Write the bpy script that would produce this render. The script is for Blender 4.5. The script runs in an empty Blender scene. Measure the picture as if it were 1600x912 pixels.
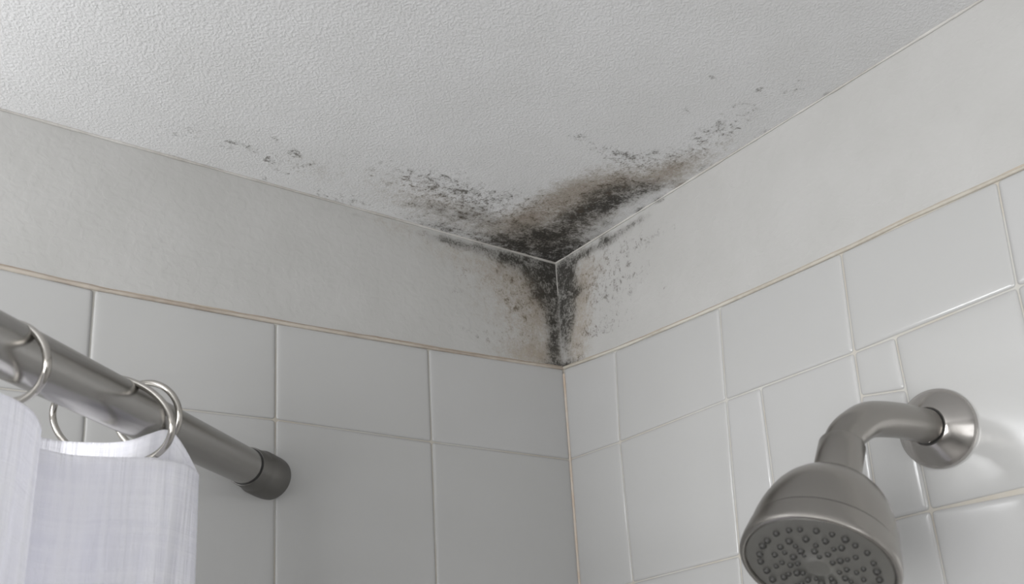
import bpy, bmesh, math, random
import numpy as np
from mathutils import Vector, Matrix

random.seed(4)
SC = bpy.context.scene
COL = SC.collection
H = 2.30                      # ceiling height; the mouldy corner stands at x=0, y=0, z=H
RX, RY = -2.10, -2.10         # far side and back of the bathroom

# ------------------------------------------------------------------ camera
R = [[0.79753, -0.600218, -0.060697], [0.154322, 0.300242, -0.941297], [0.583207, 0.741346, 0.332079]]   # rows: right, down, forward
LOC = [-0.6133, -0.73164, -0.4557]
F_PX, CX, CY = 1387.03, 838.85, 562.25
cam_data = bpy.data.cameras.new('camera')
cam = bpy.data.objects.new('camera', cam_data)
COL.objects.link(cam)
m3 = Matrix((R[0], [-v for v in R[1]], [-v for v in R[2]])).transposed()
cam.matrix_world = Matrix.Translation((LOC[0], LOC[1], LOC[2] + H)) @ m3.to_4x4()
cam_data.sensor_width = 36
cam_data.lens = F_PX / 1600 * 36
cam_data.shift_x = (800 - CX) / 1600
cam_data.shift_y = (CY - 456) / 1600
cam_data.clip_start = 0.02
cam_data.dof.use_dof = True
cam_data.dof.focus_distance = 0.88
cam_data.dof.aperture_fstop = 13
SC.camera = cam

# ------------------------------------------------------------------ light and exposure
world = bpy.data.worlds.new('world')
SC.world = world
world.use_nodes = True
world.node_tree.nodes['Background'].inputs[0].default_value = (0.95, 0.97, 1.0, 1)
world.node_tree.nodes['Background'].inputs[1].default_value = 1.0
SC.view_settings.view_transform = 'Standard'
SC.view_settings.look = 'None'
SC.view_settings.gamma = 1
SC.view_settings.use_curve_mapping = False
SC.view_settings.exposure = 0.09


def area(name, loc, target, sx, sy, power, color):
    d = bpy.data.lights.new(name, 'AREA')
    d.shape = 'RECTANGLE'; d.size = sx; d.size_y = sy; d.energy = power; d.color = color
    o = bpy.data.objects.new(name, d); COL.objects.link(o)
    o.location = loc
    o.rotation_euler = (Vector(target) - Vector(loc)).to_track_quat('-Z', 'Y').to_euler()
    return o


# daylight through the far window; the back window is added as fill light
WIN1 = (-1.75, -0.45, 1.15, 2.02)     # in the far wall (x=RX): y0, y1, z0, z1
FILL_WIN = (-1.50, -0.35, 1.10, 2.00)     # in the back wall (y=RY): x0, x1, z0, z1
area('daylight_and_fill', (RX - 0.06, (WIN1[0] + WIN1[1]) / 2, (WIN1[2] + WIN1[3]) / 2), (0, -0.8, 1.75),
     1.25, 0.85, 43, (1.0, 0.995, 0.99))
area('daylight_and_fill', ((FILL_WIN[0] + FILL_WIN[1]) / 2, RY - 0.06, (FILL_WIN[2] + FILL_WIN[3]) / 2), (-0.6, 0, 1.75),
     1.10, 0.85, 3.2, (1.0, 0.985, 0.97))
# unseen uplight added out of frame to the left to brighten the ceiling
area('added_uplight', (-0.98, -0.13, 2.14), (-0.86, -0.30, 2.3), 0.30, 0.05, 2.1, (0.97, 0.98, 1.0))


# ------------------------------------------------------------------ helpers
def tag(o, label=None, cat=None, group=None, kind=None):
    if label: o['label'] = label
    if cat: o['category'] = cat
    if group: o['group'] = group
    if kind: o['kind'] = kind
    return o


def link(name, me, mats, parent=None, smooth=True):
    for m in (mats if isinstance(mats, (list, tuple)) else [mats]):
        me.materials.append(m)
    if smooth:
        me.polygons.foreach_set('use_smooth', [True] * len(me.polygons))
    o = bpy.data.objects.new(name, me); COL.objects.link(o)
    if parent is not None:
        o.parent = parent
    return o


def from_py(name, vs, fs, mats, parent=None, smooth=True, recalc=True):
    me = bpy.data.meshes.new(name); me.from_pydata([tuple(v) for v in vs], [], fs)
    if recalc:
        bm = bmesh.new(); bm.from_mesh(me)
        bmesh.ops.recalc_face_normals(bm, faces=bm.faces); bm.to_mesh(me); bm.free()
    me.update()
    return link(name, me, mats, parent, smooth)


def empty(name, loc, rot=None):
    o = bpy.data.objects.new(name, None); COL.objects.link(o)
    o.location = loc; o.empty_display_size = 0.05
    if rot: o.rotation_euler = rot
    return o


def frame_of(axis):
    a = Vector(axis).normalized()
    x = a.orthogonal().normalized(); y = a.cross(x)
    return a, x, y


def lathe(name, origin, axis, prof, mats, parent=None, n=96, closed=False):
    """prof: (distance along axis, radius) list, revolved round the axis."""
    a, x, y = frame_of(axis); o = Vector(origin)
    vs, fs = [], []
    for (s, r) in prof:
        for k in range(n):
            t = 2 * math.pi * k / n
            vs.append(o + a * s + (x * math.cos(t) + y * math.sin(t)) * max(r, 1e-5))
    m = len(prof)
    for i in range(m if closed else m - 1):
        j = (i + 1) % m
        for k in range(n):
            k2 = (k + 1) % n
            fs.append((i * n + k, i * n + k2, j * n + k2, j * n + k))
    if not closed:
        if prof[0][1] > 1e-4: fs.append(tuple(range(n))[::-1])
        if prof[-1][1] > 1e-4: fs.append(tuple((m - 1) * n + k for k in range(n)))
    ob = from_py(name, vs, fs, mats, parent)
    # hard edges where the profile turns sharply
    me = ob.data
    me.set_sharp_from_angle(angle=math.radians(35))
    return ob


def tube(name, pts, rad, mats, parent=None, n=24, closed=False, caps=True, up=Vector((0.13, 0.21, 1))):
    pts = [Vector(p) for p in pts]; m = len(pts)
    rads = rad if isinstance(rad, (list, tuple)) else [rad] * m
    vs, fs = [], []
    x = None
    for i in range(m):
        a = pts[(i + 1) % m] if (closed or i < m - 1) else pts[i]
        b = pts[i - 1] if (closed or i > 0) else pts[i]
        t = (a - b).normalized()
        if x is None: x = (up - t * up.dot(t)).normalized()
        else: x = (x - t * x.dot(t)).normalized()
        y = t.cross(x)
        for k in range(n):
            c = 2 * math.pi * k / n
            vs.append(pts[i] + (x * math.cos(c) + y * math.sin(c)) * rads[i])
    for i in range(m if closed else m - 1):
        j = (i + 1) % m
        for k in range(n):
            k2 = (k + 1) % n
            fs.append((i * n + k, i * n + k2, j * n + k2, j * n + k))
    if not closed and caps:
        fs.append(tuple(range(n))[::-1]); fs.append(tuple((m - 1) * n + k for k in range(n)))
    ob = from_py(name, vs, fs, mats, parent)
    ob.data.set_sharp_from_angle(angle=math.radians(50))
    return ob


def catmull(pts, k=10):
    pts = [Vector(p) for p in pts]; out = []
    for i in range(len(pts) - 1):
        p0 = pts[max(i - 1, 0)]; p1 = pts[i]; p2 = pts[i + 1]; p3 = pts[min(i + 2, len(pts) - 1)]
        for j in range(k):
            t = j / k
            out.append(0.5 * ((2 * p1) + (p2 - p0) * t + (2 * p0 - 5 * p1 + 4 * p2 - p3) * t * t
                              + (3 * p1 - p0 - 3 * p2 + p3) * t ** 3))
    out.append(pts[-1])
    return out


# ------------------------------------------------------------------ materials
class NT:
    def __init__(s, name):
        s.m = bpy.data.materials.new(name); s.m.use_nodes = True
        s.t = s.m.node_tree; s.b = s.t.nodes['Principled BSDF']

    def n(s, typ, **kw):
        nd = s.t.nodes.new(typ)
        for k, v in kw.items():
            if k == 'ins':
                for a, b in v.items():
                    nd.inputs[a].default_value = b
            else: setattr(nd, k, v)
        return nd

    def l(s, a, b): s.t.links.new(a, b)

    def noise(s, vec, scale, detail=4, rough=0.5, dist=0.0):
        nd = s.n('ShaderNodeTexNoise', ins={'Scale': scale, 'Detail': detail, 'Roughness': rough, 'Distortion': dist})
        s.l(vec, nd.inputs['Vector'])
        return nd.outputs[0]

    def math(s, op, a, b=None, c=None, clamp=False):
        nd = s.n('ShaderNodeMath', operation=op, use_clamp=clamp)
        for i, v in enumerate((a, b, c)):
            if v is None: continue
            if isinstance(v, (int, float)): nd.inputs[i].default_value = v
            else: s.l(v, nd.inputs[i])
        return nd.outputs[0]

    def step(s, v, lo, hi, a=0.0, b=1.0):
        nd = s.n('ShaderNodeMapRange', interpolation_type='SMOOTHSTEP',
                 ins={'From Min': lo, 'From Max': hi, 'To Min': a, 'To Max': b})
        s.l(v, nd.inputs['Value'])
        return nd.outputs[0]

    def mix(s, fac, a, b, blend='MIX'):
        nd = s.n('ShaderNodeMix', data_type='RGBA', blend_type=blend)
        if isinstance(fac, (int, float)): nd.inputs[0].default_value = fac
        else: s.l(fac, nd.inputs[0])
        for i, v in ((6, a), (7, b)):
            if isinstance(v, tuple): nd.inputs[i].default_value = v
            else: s.l(v, nd.inputs[i])
        return nd.outputs[2]

    def bump(s, h, strength, dist):
        nd = s.n('ShaderNodeBump', ins={'Strength': strength, 'Distance': dist})
        s.l(h, nd.inputs['Height'])
        return nd.outputs[0]


def c4(r, g, b): return (r, g, b, 1)


def mouldy_plaster(name, base, bump_scale, bump_d, texture):
    """Painted plaster; the mould's thickness comes from the mesh attribute 'mould'
    (R dark growth, G brown stain, B fine specks), its grain from noise."""
    k = NT(name)
    pos = k.n('ShaderNodeTexCoord').outputs['Object']
    at = k.n('ShaderNodeAttribute', attribute_name='mould')
    sep = k.n('ShaderNodeSeparateColor'); k.l(at.outputs['Color'], sep.inputs[0])
    D, B, S = sep.outputs[0], sep.outputs[1], sep.outputs[2]
    wob = k.n('ShaderNodeTexNoise', ins={'Scale': 55.0, 'Detail': 3.0}); k.l(pos, wob.inputs['Vector'])
    n1 = k.noise(pos, 46, 8, 0.72, 0.35)
    n2 = k.noise(pos, 130, 7, 0.68, 0.6)
    n3 = k.noise(pos, 420, 4, 0.6, 0.3)
    n4 = k.noise(pos, 16, 3, 0.55, 0.2)
    vor = k.n('ShaderNodeTexVoronoi', feature='F1', ins={'Scale': 300.0, 'Randomness': 1.0})
    wv = k.n('ShaderNodeVectorMath', operation='SCALE'); k.l(wob.outputs['Color'], wv.inputs[0]); wv.inputs[3].default_value = 0.006
    wa = k.n('ShaderNodeVectorMath', operation='ADD'); k.l(pos, wa.inputs[0]); k.l(wv.outputs[0], wa.inputs[1])
    k.l(wa.outputs[0], vor.inputs['Vector'])
    # faint uneven whiteness of old paint
    paint = k.mix(k.step(n4, 0.3, 0.7), base, c4(base[0] * 0.955, base[1] * 0.955, base[2] * 0.95))
    # brown stain, cloudy
    bn = k.math('ADD', k.math('MULTIPLY', n1, 0.7), k.math('ADD', k.math('MULTIPLY', n2, 1.2), k.math('MULTIPLY', n3, 0.6)))
    bfac = k.step(k.math('ADD', k.math('MULTIPLY', B, 0.9), k.math('SUBTRACT', bn, 1.25)), 0.08, 0.85, 0, 0.82)
    bfac = k.math('MULTIPLY', bfac, k.step(B, 0.02, 0.25))
    brown = k.mix(k.step(n2, 0.42, 0.6), c4(0.225, 0.170, 0.120), c4(0.30, 0.265, 0.21))
    col = k.mix(bfac, paint, brown)
    # green-grey veil under the dark growth
    vfac = k.math('MULTIPLY', k.step(k.math('ADD', D, k.math('MULTIPLY', k.math('SUBTRACT', n1, 0.5), 1.3)), 0.10, 1.0), 0.62)
    col = k.mix(vfac, col, c4(0.105, 0.10, 0.085))
    # dark growth, blotchy
    dn = k.math('ADD', k.math('MULTIPLY', k.math('SUBTRACT', n1, 0.5), 1.9), k.math('ADD', k.math('MULTIPLY', k.math('SUBTRACT', n2, 0.5), 1.9), k.math('MULTIPLY', k.math('SUBTRACT', n3, 0.5), 1.5)))
    dd = k.math('ADD', D, dn)
    dfac = k.math('MULTIPLY', k.step(dd, 0.47, 1.12), k.step(D, 0.03, 0.3))
    col = k.mix(k.math('MULTIPLY', dfac, k.step(D, 0.5, 0.97, 0.62, 0.93)), col, c4(0.026, 0.024, 0.021))
    # fine specks
    sn = k.math('ADD', k.math('MULTIPLY', k.math('SUBTRACT', n2, 0.5), 2.1), k.math('MULTIPLY', k.math('SUBTRACT', n1, 0.5), 0.9))
    sn = k.math('ADD', sn, k.math('MULTIPLY', k.math('SUBTRACT', n3, 0.5), 0.8))
    sfac = k.step(k.math('ADD', k.math('MULTIPLY', S, 0.60), sn), 0.55, 0.74)
    sfac = k.math('MULTIPLY', sfac, k.step(S, 0.05, 0.25))
    slight = k.math('MULTIPLY', k.step(k.math('ADD', k.math('MULTIPLY', S, 0.65), sn), 0.40, 0.62, 0, 0.30), k.step(S, 0.05, 0.3))
    dots = k.math('MULTIPLY', k.step(vor.outputs['Distance'], 0.20, 0.36, 1, 0), k.step(k.math('ADD', k.math('MULTIPLY', S, 0.5), k.math('SUBTRACT', n2, 0.5)), 0.25, 0.42))
    sall = k.math('MAXIMUM', slight, k.math('MAXIMUM', sfac, k.math('MULTIPLY', dots, 0.8)))
    col = k.mix(k.math('MULTIPLY', sall, 0.74), col, k.mix(B, c4(0.085, 0.078, 0.065), c4(0.085, 0.055, 0.032)))
    k.l(col, k.b.inputs['Base Color'])
    k.b.inputs['Roughness'].default_value = 0.62
    k.b.inputs['Specular IOR Level'].default_value = 0.3
    h1 = k.noise(pos, bump_scale, 3, 0.5, 0.4)
    h2 = k.noise(pos, bump_scale * 0.35, 2, 0.5, 0.2)
    h = k.math('ADD', k.math('MULTIPLY', k.step(h1, 0.35, 0.68), 0.8), h2)
    h = k.math('SUBTRACT', h, k.math('MULTIPLY', k.math('MAXIMUM', dfac, sall), 0.4))
    if texture < 1: h = k.math('MULTIPLY', h, texture)
    k.l(k.bump(h, 1.0, bump_d), k.b.inputs['Normal'])
    return k.m


def tile_mat():
    k = NT('glazed_tile')
    pos = k.n('ShaderNodeTexCoord').outputs['Object']
    at = k.n('ShaderNodeAttribute', attribute_name='tone')
    n = k.noise(pos, 9, 3, 0.5)
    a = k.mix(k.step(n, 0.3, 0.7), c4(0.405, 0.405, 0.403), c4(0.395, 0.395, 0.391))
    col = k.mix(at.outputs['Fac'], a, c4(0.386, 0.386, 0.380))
    k.l(col, k.b.inputs['Base Color'])
    k.b.inputs['Roughness'].default_value = 0.16
    k.b.inputs['IOR'].default_value = 1.5
    rn = k.noise(pos, 25, 3, 0.6)
    k.l(k.step(rn, 0.3, 0.75, 0.15, 0.18), k.b.inputs['Roughness'])
    h = k.math('ADD', k.noise(pos, 6, 2, 0.45, 0.2), k.math('MULTIPLY', k.noise(pos, 60, 2, 0.5), 0.03))
    k.l(k.bump(h, 1.0, 0.0014), k.b.inputs['Normal'])
    return k.m


def grout_mat(name, a, b, c=None):
    k = NT(name)
    pos = k.n('ShaderNodeTexCoord').outputs['Object']
    n = k.noise(pos, 11, 4, 0.6); n2 = k.noise(pos, 160, 3, 0.6)
    col = k.mix(k.step(n, 0.42, 0.60), a, b)
    col = k.mix(k.step(n2, 0.35, 0.75, 0, 0.5), col, c or b)
    k.l(col, k.b.inputs['Base Color'])
    k.b.inputs['Roughness'].default_value = 0.8
    k.l(k.bump(n2, 0.6, 0.0008), k.b.inputs['Normal'])
    return k.m


def plain(name, col, rough=0.5, metal=0.0):
    k = NT(name)
    pos = k.n('ShaderNodeTexCoord').outputs['Object']
    n = k.noise(pos, 30, 4, 0.6)
    k.l(k.mix(k.step(n, 0.3, 0.7), c4(*col), c4(*[v * 0.93 for v in col])), k.b.inputs['Base Color'])
    k.b.inputs['Roughness'].default_value = rough
    k.b.inputs['Metallic'].default_value = metal
    return k.m


def metal_mat(name, col, rough, aniso=0.0):
    k = NT(name)
    pos = k.n('ShaderNodeTexCoord').outputs['Object']
    n = k.noise(pos, 14, 2, 0.4)
    k.l(k.mix(k.step(n, 0.3, 0.8), c4(*col), c4(*[v * 0.97 for v in col])), k.b.inputs['Base Color'])
    k.b.inputs['Metallic'].default_value = 1
    k.b.inputs['Anisotropic'].default_value = aniso
    k.b.inputs['Roughness'].default_value = rough
    return k.m


def fabric_mat():
    k = NT('curtain_fabric')
    uv = k.n('ShaderNodeUVMap', uv_map='UVMap').outputs[0]     # metres along the cloth, metres down
    sx = k.n('ShaderNodeMapping'); sx.inputs['Scale'].default_value = (190, 6, 1); k.l(uv, sx.inputs[0])
    sy = k.n('ShaderNodeMapping'); sy.inputs['Scale'].default_value = (7, 120, 1); k.l(uv, sy.inputs[0])
    warp = k.noise(sx.outputs[0], 1, 3, 0.55); weft = k.noise(sy.outputs[0], 1, 3, 0.55)
    fx = k.n('ShaderNodeMapping'); fx.inputs['Scale'].default_value = (900, 20, 1); k.l(uv, fx.inputs[0])
    fy = k.n('ShaderNodeMapping'); fy.inputs['Scale'].default_value = (20, 900, 1); k.l(uv, fy.inputs[0])
    f = k.math('ADD', k.noise(fx.outputs[0], 1, 2), k.noise(fy.outputs[0], 1, 2))
    w = k.math('ADD', k.step(warp, 0.3, 0.7), k.math('MULTIPLY', k.step(weft, 0.3, 0.7), 0.8))
    col = k.mix(k.step(w, 0.0, 1.8), c4(0.935, 0.935, 0.985), c4(0.97, 0.97, 1.0))
    out = k.t.nodes['Material Output']
    k.t.nodes.remove(k.b)
    di = k.n('ShaderNodeBsdfDiffuse'); tr = k.n('ShaderNodeBsdfTranslucent'); tp = k.n('ShaderNodeBsdfTransparent')
    k.l(col, di.inputs[0]); k.l(col, tr.inputs[0])
    bp = k.bump(k.math('ADD', w, k.math('MULTIPLY', f, 0.3)), 0.8, 0.0008)
    k.l(bp, di.inputs['Normal']); k.l(bp, tr.inputs['Normal'])
    m1 = k.n('ShaderNodeMixShader'); m1.inputs[0].default_value = 0.36
    k.l(di.outputs[0], m1.inputs[1]); k.l(tr.outputs[0], m1.inputs[2])
    m2 = k.n('ShaderNodeMixShader')
    k.l(k.step(w, 0.1, 1.5, 0.08, 0.0), m2.inputs[0])
    k.l(m1.outputs[0], m2.inputs[1]); k.l(tp.outputs[0], m2.inputs[2])
    k.l(m2.outputs[0], out.inputs[0])
    return k.m


M = {
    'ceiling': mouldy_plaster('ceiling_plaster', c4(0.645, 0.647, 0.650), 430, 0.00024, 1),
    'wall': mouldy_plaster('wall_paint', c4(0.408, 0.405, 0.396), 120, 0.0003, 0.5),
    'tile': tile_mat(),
    'grout': grout_mat('grout', c4(0.44, 0.435, 0.41), c4(0.415, 0.385, 0.335), c4(0.43, 0.415, 0.385)),
    'bead_brown': grout_mat('stained_caulk', c4(0.42, 0.38, 0.33), c4(0.31, 0.265, 0.22), c4(0.38, 0.34, 0.30)),
    'bead_pale': grout_mat('pale_caulk', c4(0.48, 0.46, 0.41), c4(0.38, 0.35, 0.30), c4(0.46, 0.435, 0.39)),
    'bead_line': grout_mat('caulk_stain', c4(0.30, 0.24, 0.19), c4(0.42, 0.36, 0.29)),
    'bead_peach': grout_mat('corner_caulk', c4(0.47, 0.43, 0.385), c4(0.42, 0.34, 0.27), c4(0.46, 0.42, 0.38)),
    'bead_light': grout_mat('corner_filler', c4(0.46, 0.45, 0.43), c4(0.36, 0.345, 0.32), c4(0.44, 0.43, 0.41)),
    'nickel': metal_mat('brushed_nickel', (0.345, 0.33, 0.31), 0.27, 0.4),
    'nickel_dark': metal_mat('brushed_nickel_face', (0.33, 0.325, 0.305), 0.42),
    'nickel_bright': metal_mat('polished_nickel', (0.50, 0.48, 0.46), 0.17),
    'rod': metal_mat('brushed_steel_rod', (0.38, 0.37, 0.355), 0.25),
    'cap': metal_mat('rod_cap_metal', (0.19, 0.185, 0.175), 0.45),
    'ring': metal_mat('ring_metal', (0.46, 0.44, 0.41), 0.17),
    'rubber': plain('nozzle_rubber', (0.03, 0.029, 0.027), 0.6),
    'gap': plain('shadow_gap_dark', (0.02, 0.02, 0.02), 0.6),  # near-black colour stands in for the shade inside gaps and grooves
    'floor': plain('floor_tile', (0.42, 0.41, 0.40), 0.4),
    'paint': plain('plain_wall_paint', (0.48, 0.48, 0.47), 0.6),
    'frame': plain('window_frame_paint', (0.75, 0.75, 0.74), 0.4),
    'fabric': fabric_mat(),
}
gl = NT('window_glass'); gl.b.inputs['Transmission Weight'].default_value = 1; gl.b.inputs['Roughness'].default_value = 0.0
gl.b.inputs['Alpha'].default_value = 0.25
M['glass'] = gl.m

# ------------------------------------------------------------------ mould tables
# channel, centre, half axis 1, half axis 2 (metres on the surface), strength
MOULD_CEILING = [
 ('D',0.0111,0.0113,-0.0328,0.0188,-0.0146,-0.0187,1),('D',0.1128,0.0454,-0.0378,0.0057,0.0114,0.0165,0.35),('B',0.0408,0.0878,-0.0193,0.0533,0.0186,0.0226,0.6),('B',0.0588,0.1408,-0.0188,0.049,0.0188,0.022,0.6),
 ('D',0.0139,0.0174,-0.035,0.0278,-0.0207,-0.0264,1),('D',0.0337,0.0211,-0.056,0.0174,0.0269,0.0255,1),('D',0.0743,0.0087,-0.0545,0.0042,0.0119,0.0168,0.75),('D',0.156,0.0394,-0.0365,0.0024,0.0118,0.0186,0.6),
 ('D',0.2023,0.0369,-0.0301,-0.0003,0.0092,0.0159,0.3),('D',0.1621,0.0081,-0.0472,0.001,0.0067,0.0111,0.55),('D',0.1399,0.0982,-0.0081,0.0019,0.0037,0.0052,0.45),('S',0.1399,0.0982,-0.0093,0.0026,0.0044,0.0062,1),
 ('S',0.1474,0.0863,-0.0072,-0.0002,0.0022,0.0032,0.9),('D',0.0419,0.0667,-0.0144,0.05,0.0219,0.0218,0.8),('D',0.0431,0.1379,-0.0166,0.0439,0.0151,0.0173,0.9),('D',0.0274,0.1746,-0.0126,0.0342,0.0107,0.0114,0.6),
 ('D',0.0515,0.1061,-0.0177,0.0427,0.0215,0.026,0.55),('D',-0.0015,0.0921,-0.0047,0.0376,0.0121,0.0138,0.45),('D',-0.0019,0.1726,-0.0005,0.008,-0.0047,-0.0048,1),('D',-0.0004,0.145,0.0001,0.008,-0.0048,-0.0051,0.8),
 ('D',0.0593,0.1613,-0.017,0.0248,0.0084,0.0096,0.7),('D',-0.0066,0.2887,-0.001,0.007,-0.0035,-0.0029,0.7),('D',0.0062,0.2414,-0.0009,0.006,-0.0026,-0.0025,0.6),('D',-0.0013,0.3247,-0.0008,0.0052,-0.0033,-0.0027,0.6),
 ('D',0.0015,0.3823,-0.0033,0.0042,-0.0024,-0.0017,0.7),('D',-0.0021,0.2355,-0.0027,0.0488,0.0036,0.0034,0.35),('D',0.0698,0.0452,-0.0139,0.0168,0.0126,0.0169,0.7),('D',0.181,0.0823,-0.0092,-0.0003,0.0033,0.0052,0.45),
 ('D',0.1467,0.0654,-0.0151,0.0012,0.0067,0.01,0.5),('D',0.1701,0.0889,-0.0075,0.0002,0.0027,0.0042,0.5),('B',0.0878,0.1265,-0.0157,0.0454,0.0195,0.0243,0.85),('B',0.092,0.0659,-0.0182,0.0239,0.0168,0.0229,0.85),
 ('B',0.0294,0.2135,-0.0125,0.0284,0.0155,0.0156,0.8),('B',0.0631,0.1706,-0.0211,0.0342,0.0182,0.0206,0.6),('B',0.123,0.036,-0.0543,0.0053,0.016,0.0239,0.35),('B',0.2271,0.0547,-0.0539,0.0065,0.0181,0.0323,0.3),
 ('B',0.0186,0.263,-0.0152,0.0351,0.0253,0.0232,0.25),('B',-0.0013,0.2037,-0.0011,0.008,-0.0046,-0.0045,1),('B',0.1744,0.0412,-0.0651,0.0074,0.0197,0.032,0.3),('B',0.3295,0.0445,-0.0387,-0.0023,0.011,0.0256,0.2),
 ('B',0.0497,0.0302,-0.0551,0.0229,0.0247,0.0328,0.6),('S',0.2333,0.0721,-0.0647,0.0044,0.0175,0.031,0.55),('S',0.1645,0.0745,-0.0613,0.0068,0.0211,0.0323,0.75),('S',0.201,0.0846,-0.0416,0.004,0.0114,0.0185,0.5),
 ('S',0.3449,0.0441,-0.0237,-0.0008,0.005,0.0122,0.5),('S',0.3708,0.0743,-0.0075,0.0,0.0022,0.0056,0.95),('S',0.3977,0.0987,-0.0045,-0.0004,0.0013,0.0035,0.9),('S',0.349,0.0615,-0.0076,0.0022,0.0024,0.0058,1),
 ('S',0.4187,0.1196,-0.012,-0.0014,0.0002,0.0049,0.55),('S',0.3875,0.0464,-0.0173,-0.0001,0.0032,0.0088,0.7),('S',0.4026,0.0489,-0.0066,0.0006,0.001,0.0029,0.7),('S',0.4344,0.0452,-0.0306,0.0055,0.0052,0.017,0.52),
 ('S',0.4165,0.0653,-0.0075,0.0002,0.0015,0.0046,0.5),('S',0.3613,0.0379,-0.0079,-0.0002,0.0024,0.0061,0.95),('S',0.3323,0.048,-0.0051,0.007,0.0017,0.0041,0.9),('S',0.3469,0.0262,-0.0117,0.0019,0.0021,0.0053,0.6),
 ('S',0.3535,0.0035,-0.0053,-0.0008,0.0017,0.0044,0.8),('S',0.2598,0.0087,-0.0423,-0.0002,0.0068,0.0139,0.4),('S',0.3015,0.01,-0.0405,-0.0012,0.004,0.009,0.5),('S',0.3758,0.0059,-0.0416,0.0017,0.0027,0.0075,0.35),
 ('S',0.2211,-0.0103,-0.1128,-0.0012,0.0052,0.0098,0.45),('S',0.1101,0.0041,-0.0868,-0.0027,0.0085,0.0128,0.8),('S',0.114,0.2146,-0.0291,0.0029,0.0099,0.0114,0.7),('S',0.1471,0.2173,-0.0071,0.0032,0.0032,0.004,0.9),
 ('S',0.1352,0.2812,-0.0081,0.0018,0.0038,0.0041,0.8),('S',0.0876,0.2991,-0.0054,0.0056,0.0049,0.0047,0.85),('S',0.0572,0.3525,-0.0017,0.0083,0.0036,0.005,1),('S',0.1065,0.3436,-0.0054,0.0014,0.0025,0.0023,0.8),
 ('S',0.057,0.3281,-0.0012,0.004,0.0029,0.0025,0.8),('S',0.0964,0.345,-0.0122,0.0018,0.0033,0.0029,0.45),('S',0.0392,0.3761,-0.0164,0.0205,0.013,0.0101,0.52),('S',0.0421,0.3152,-0.0107,0.0317,0.0153,0.0133,0.58),
 ('S',0.0389,0.2695,-0.0089,0.0403,0.0176,0.0165,0.6),('S',0.0638,0.2223,-0.0283,0.0278,0.0142,0.0149,0.6),('S',0.0874,0.2208,-0.0146,0.0064,0.006,0.0065,0.8),('S',0.0027,0.3042,-0.0014,0.0596,0.0059,0.0049,0.5),
 ('S',0.0628,0.1751,-0.0294,0.0533,0.0206,0.0231,0.7),('S',0.0823,0.0958,-0.0483,0.0366,0.0236,0.0304,0.7),
]          # ceiling: distance from the right wall, distance from the left wall
MOULD_LEFT = [
 ('D',0.0086,-0.0745,-0.0076,0.0015,0.0048,-0.0566,0.7),('D',0.0463,-0.0119,-0.0456,-0.0004,0.001,-0.0149,0.6),('D',0.0005,-0.0242,-0.0155,0.0018,0.0022,-0.0252,0.9),('D',0.0188,-0.0161,-0.0378,0.0023,0.0017,-0.0218,1),
 ('D',0.0776,-0.0099,-0.0749,-0.0008,0.0005,-0.0081,0.75),('D',0.1494,-0.0091,-0.0405,0.0005,0.0001,-0.0047,0.55),('D',0.2554,-0.0085,-0.0425,0.001,-0.0,-0.0022,0.3),('D',0.0158,-0.0374,-0.0189,0.0017,0.0034,-0.0413,0.75),
 ('D',0.0323,-0.0458,-0.013,0.0012,0.0006,-0.0081,0.8),('D',0.0124,-0.0752,-0.0104,0.0012,0.0041,-0.0484,0.7),('D',0.0098,-0.1101,-0.0112,0.0012,0.002,-0.0236,0.5),('D',0.0041,-0.13,-0.0223,0.0005,0.0006,-0.007,1),
 ('B',0.0348,-0.0796,-0.0383,0.0028,0.0045,-0.0595,0.6),('B',0.0658,-0.035,-0.0621,-0.0001,0.002,-0.0322,0.45),('B',0.0453,-0.1237,-0.0444,0.0014,0.001,-0.0138,0.5),('B',0.2191,-0.008,-0.0372,0.0012,0.0,-0.0075,0.3),
 ('B',0.1498,-0.0239,-0.0725,-0.0011,0.0005,-0.0154,0.28),('B',0.0856,-0.0743,-0.0516,0.0029,0.0022,-0.0387,0.2),('S',0.0661,-0.039,-0.0709,0.0002,0.0028,-0.0441,0.55),('S',0.1343,-0.043,-0.0245,0.0004,0.0004,-0.0107,0.45),
 ('S',0.1392,-0.0667,-0.0096,-0.0001,0.0001,-0.0038,0.5),('S',0.1208,-0.111,-0.0243,-0.0014,0.0002,-0.0052,0.5),('S',0.1386,-0.0925,-0.0064,-0.0009,0.0003,-0.0074,0.45),('S',0.1045,-0.1117,-0.0497,0.0017,0.0007,-0.0149,0.3),
 ('S',0.0501,-0.067,-0.027,0.0016,0.0022,-0.0317,0.6),('S',0.1967,-0.0169,-0.0457,0.0015,0.0001,-0.006,0.4),('S',0.0439,-0.1045,-0.0358,0.0018,0.0011,-0.0155,0.45),
]             # left wall: distance from the corner, height below the ceiling
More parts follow.
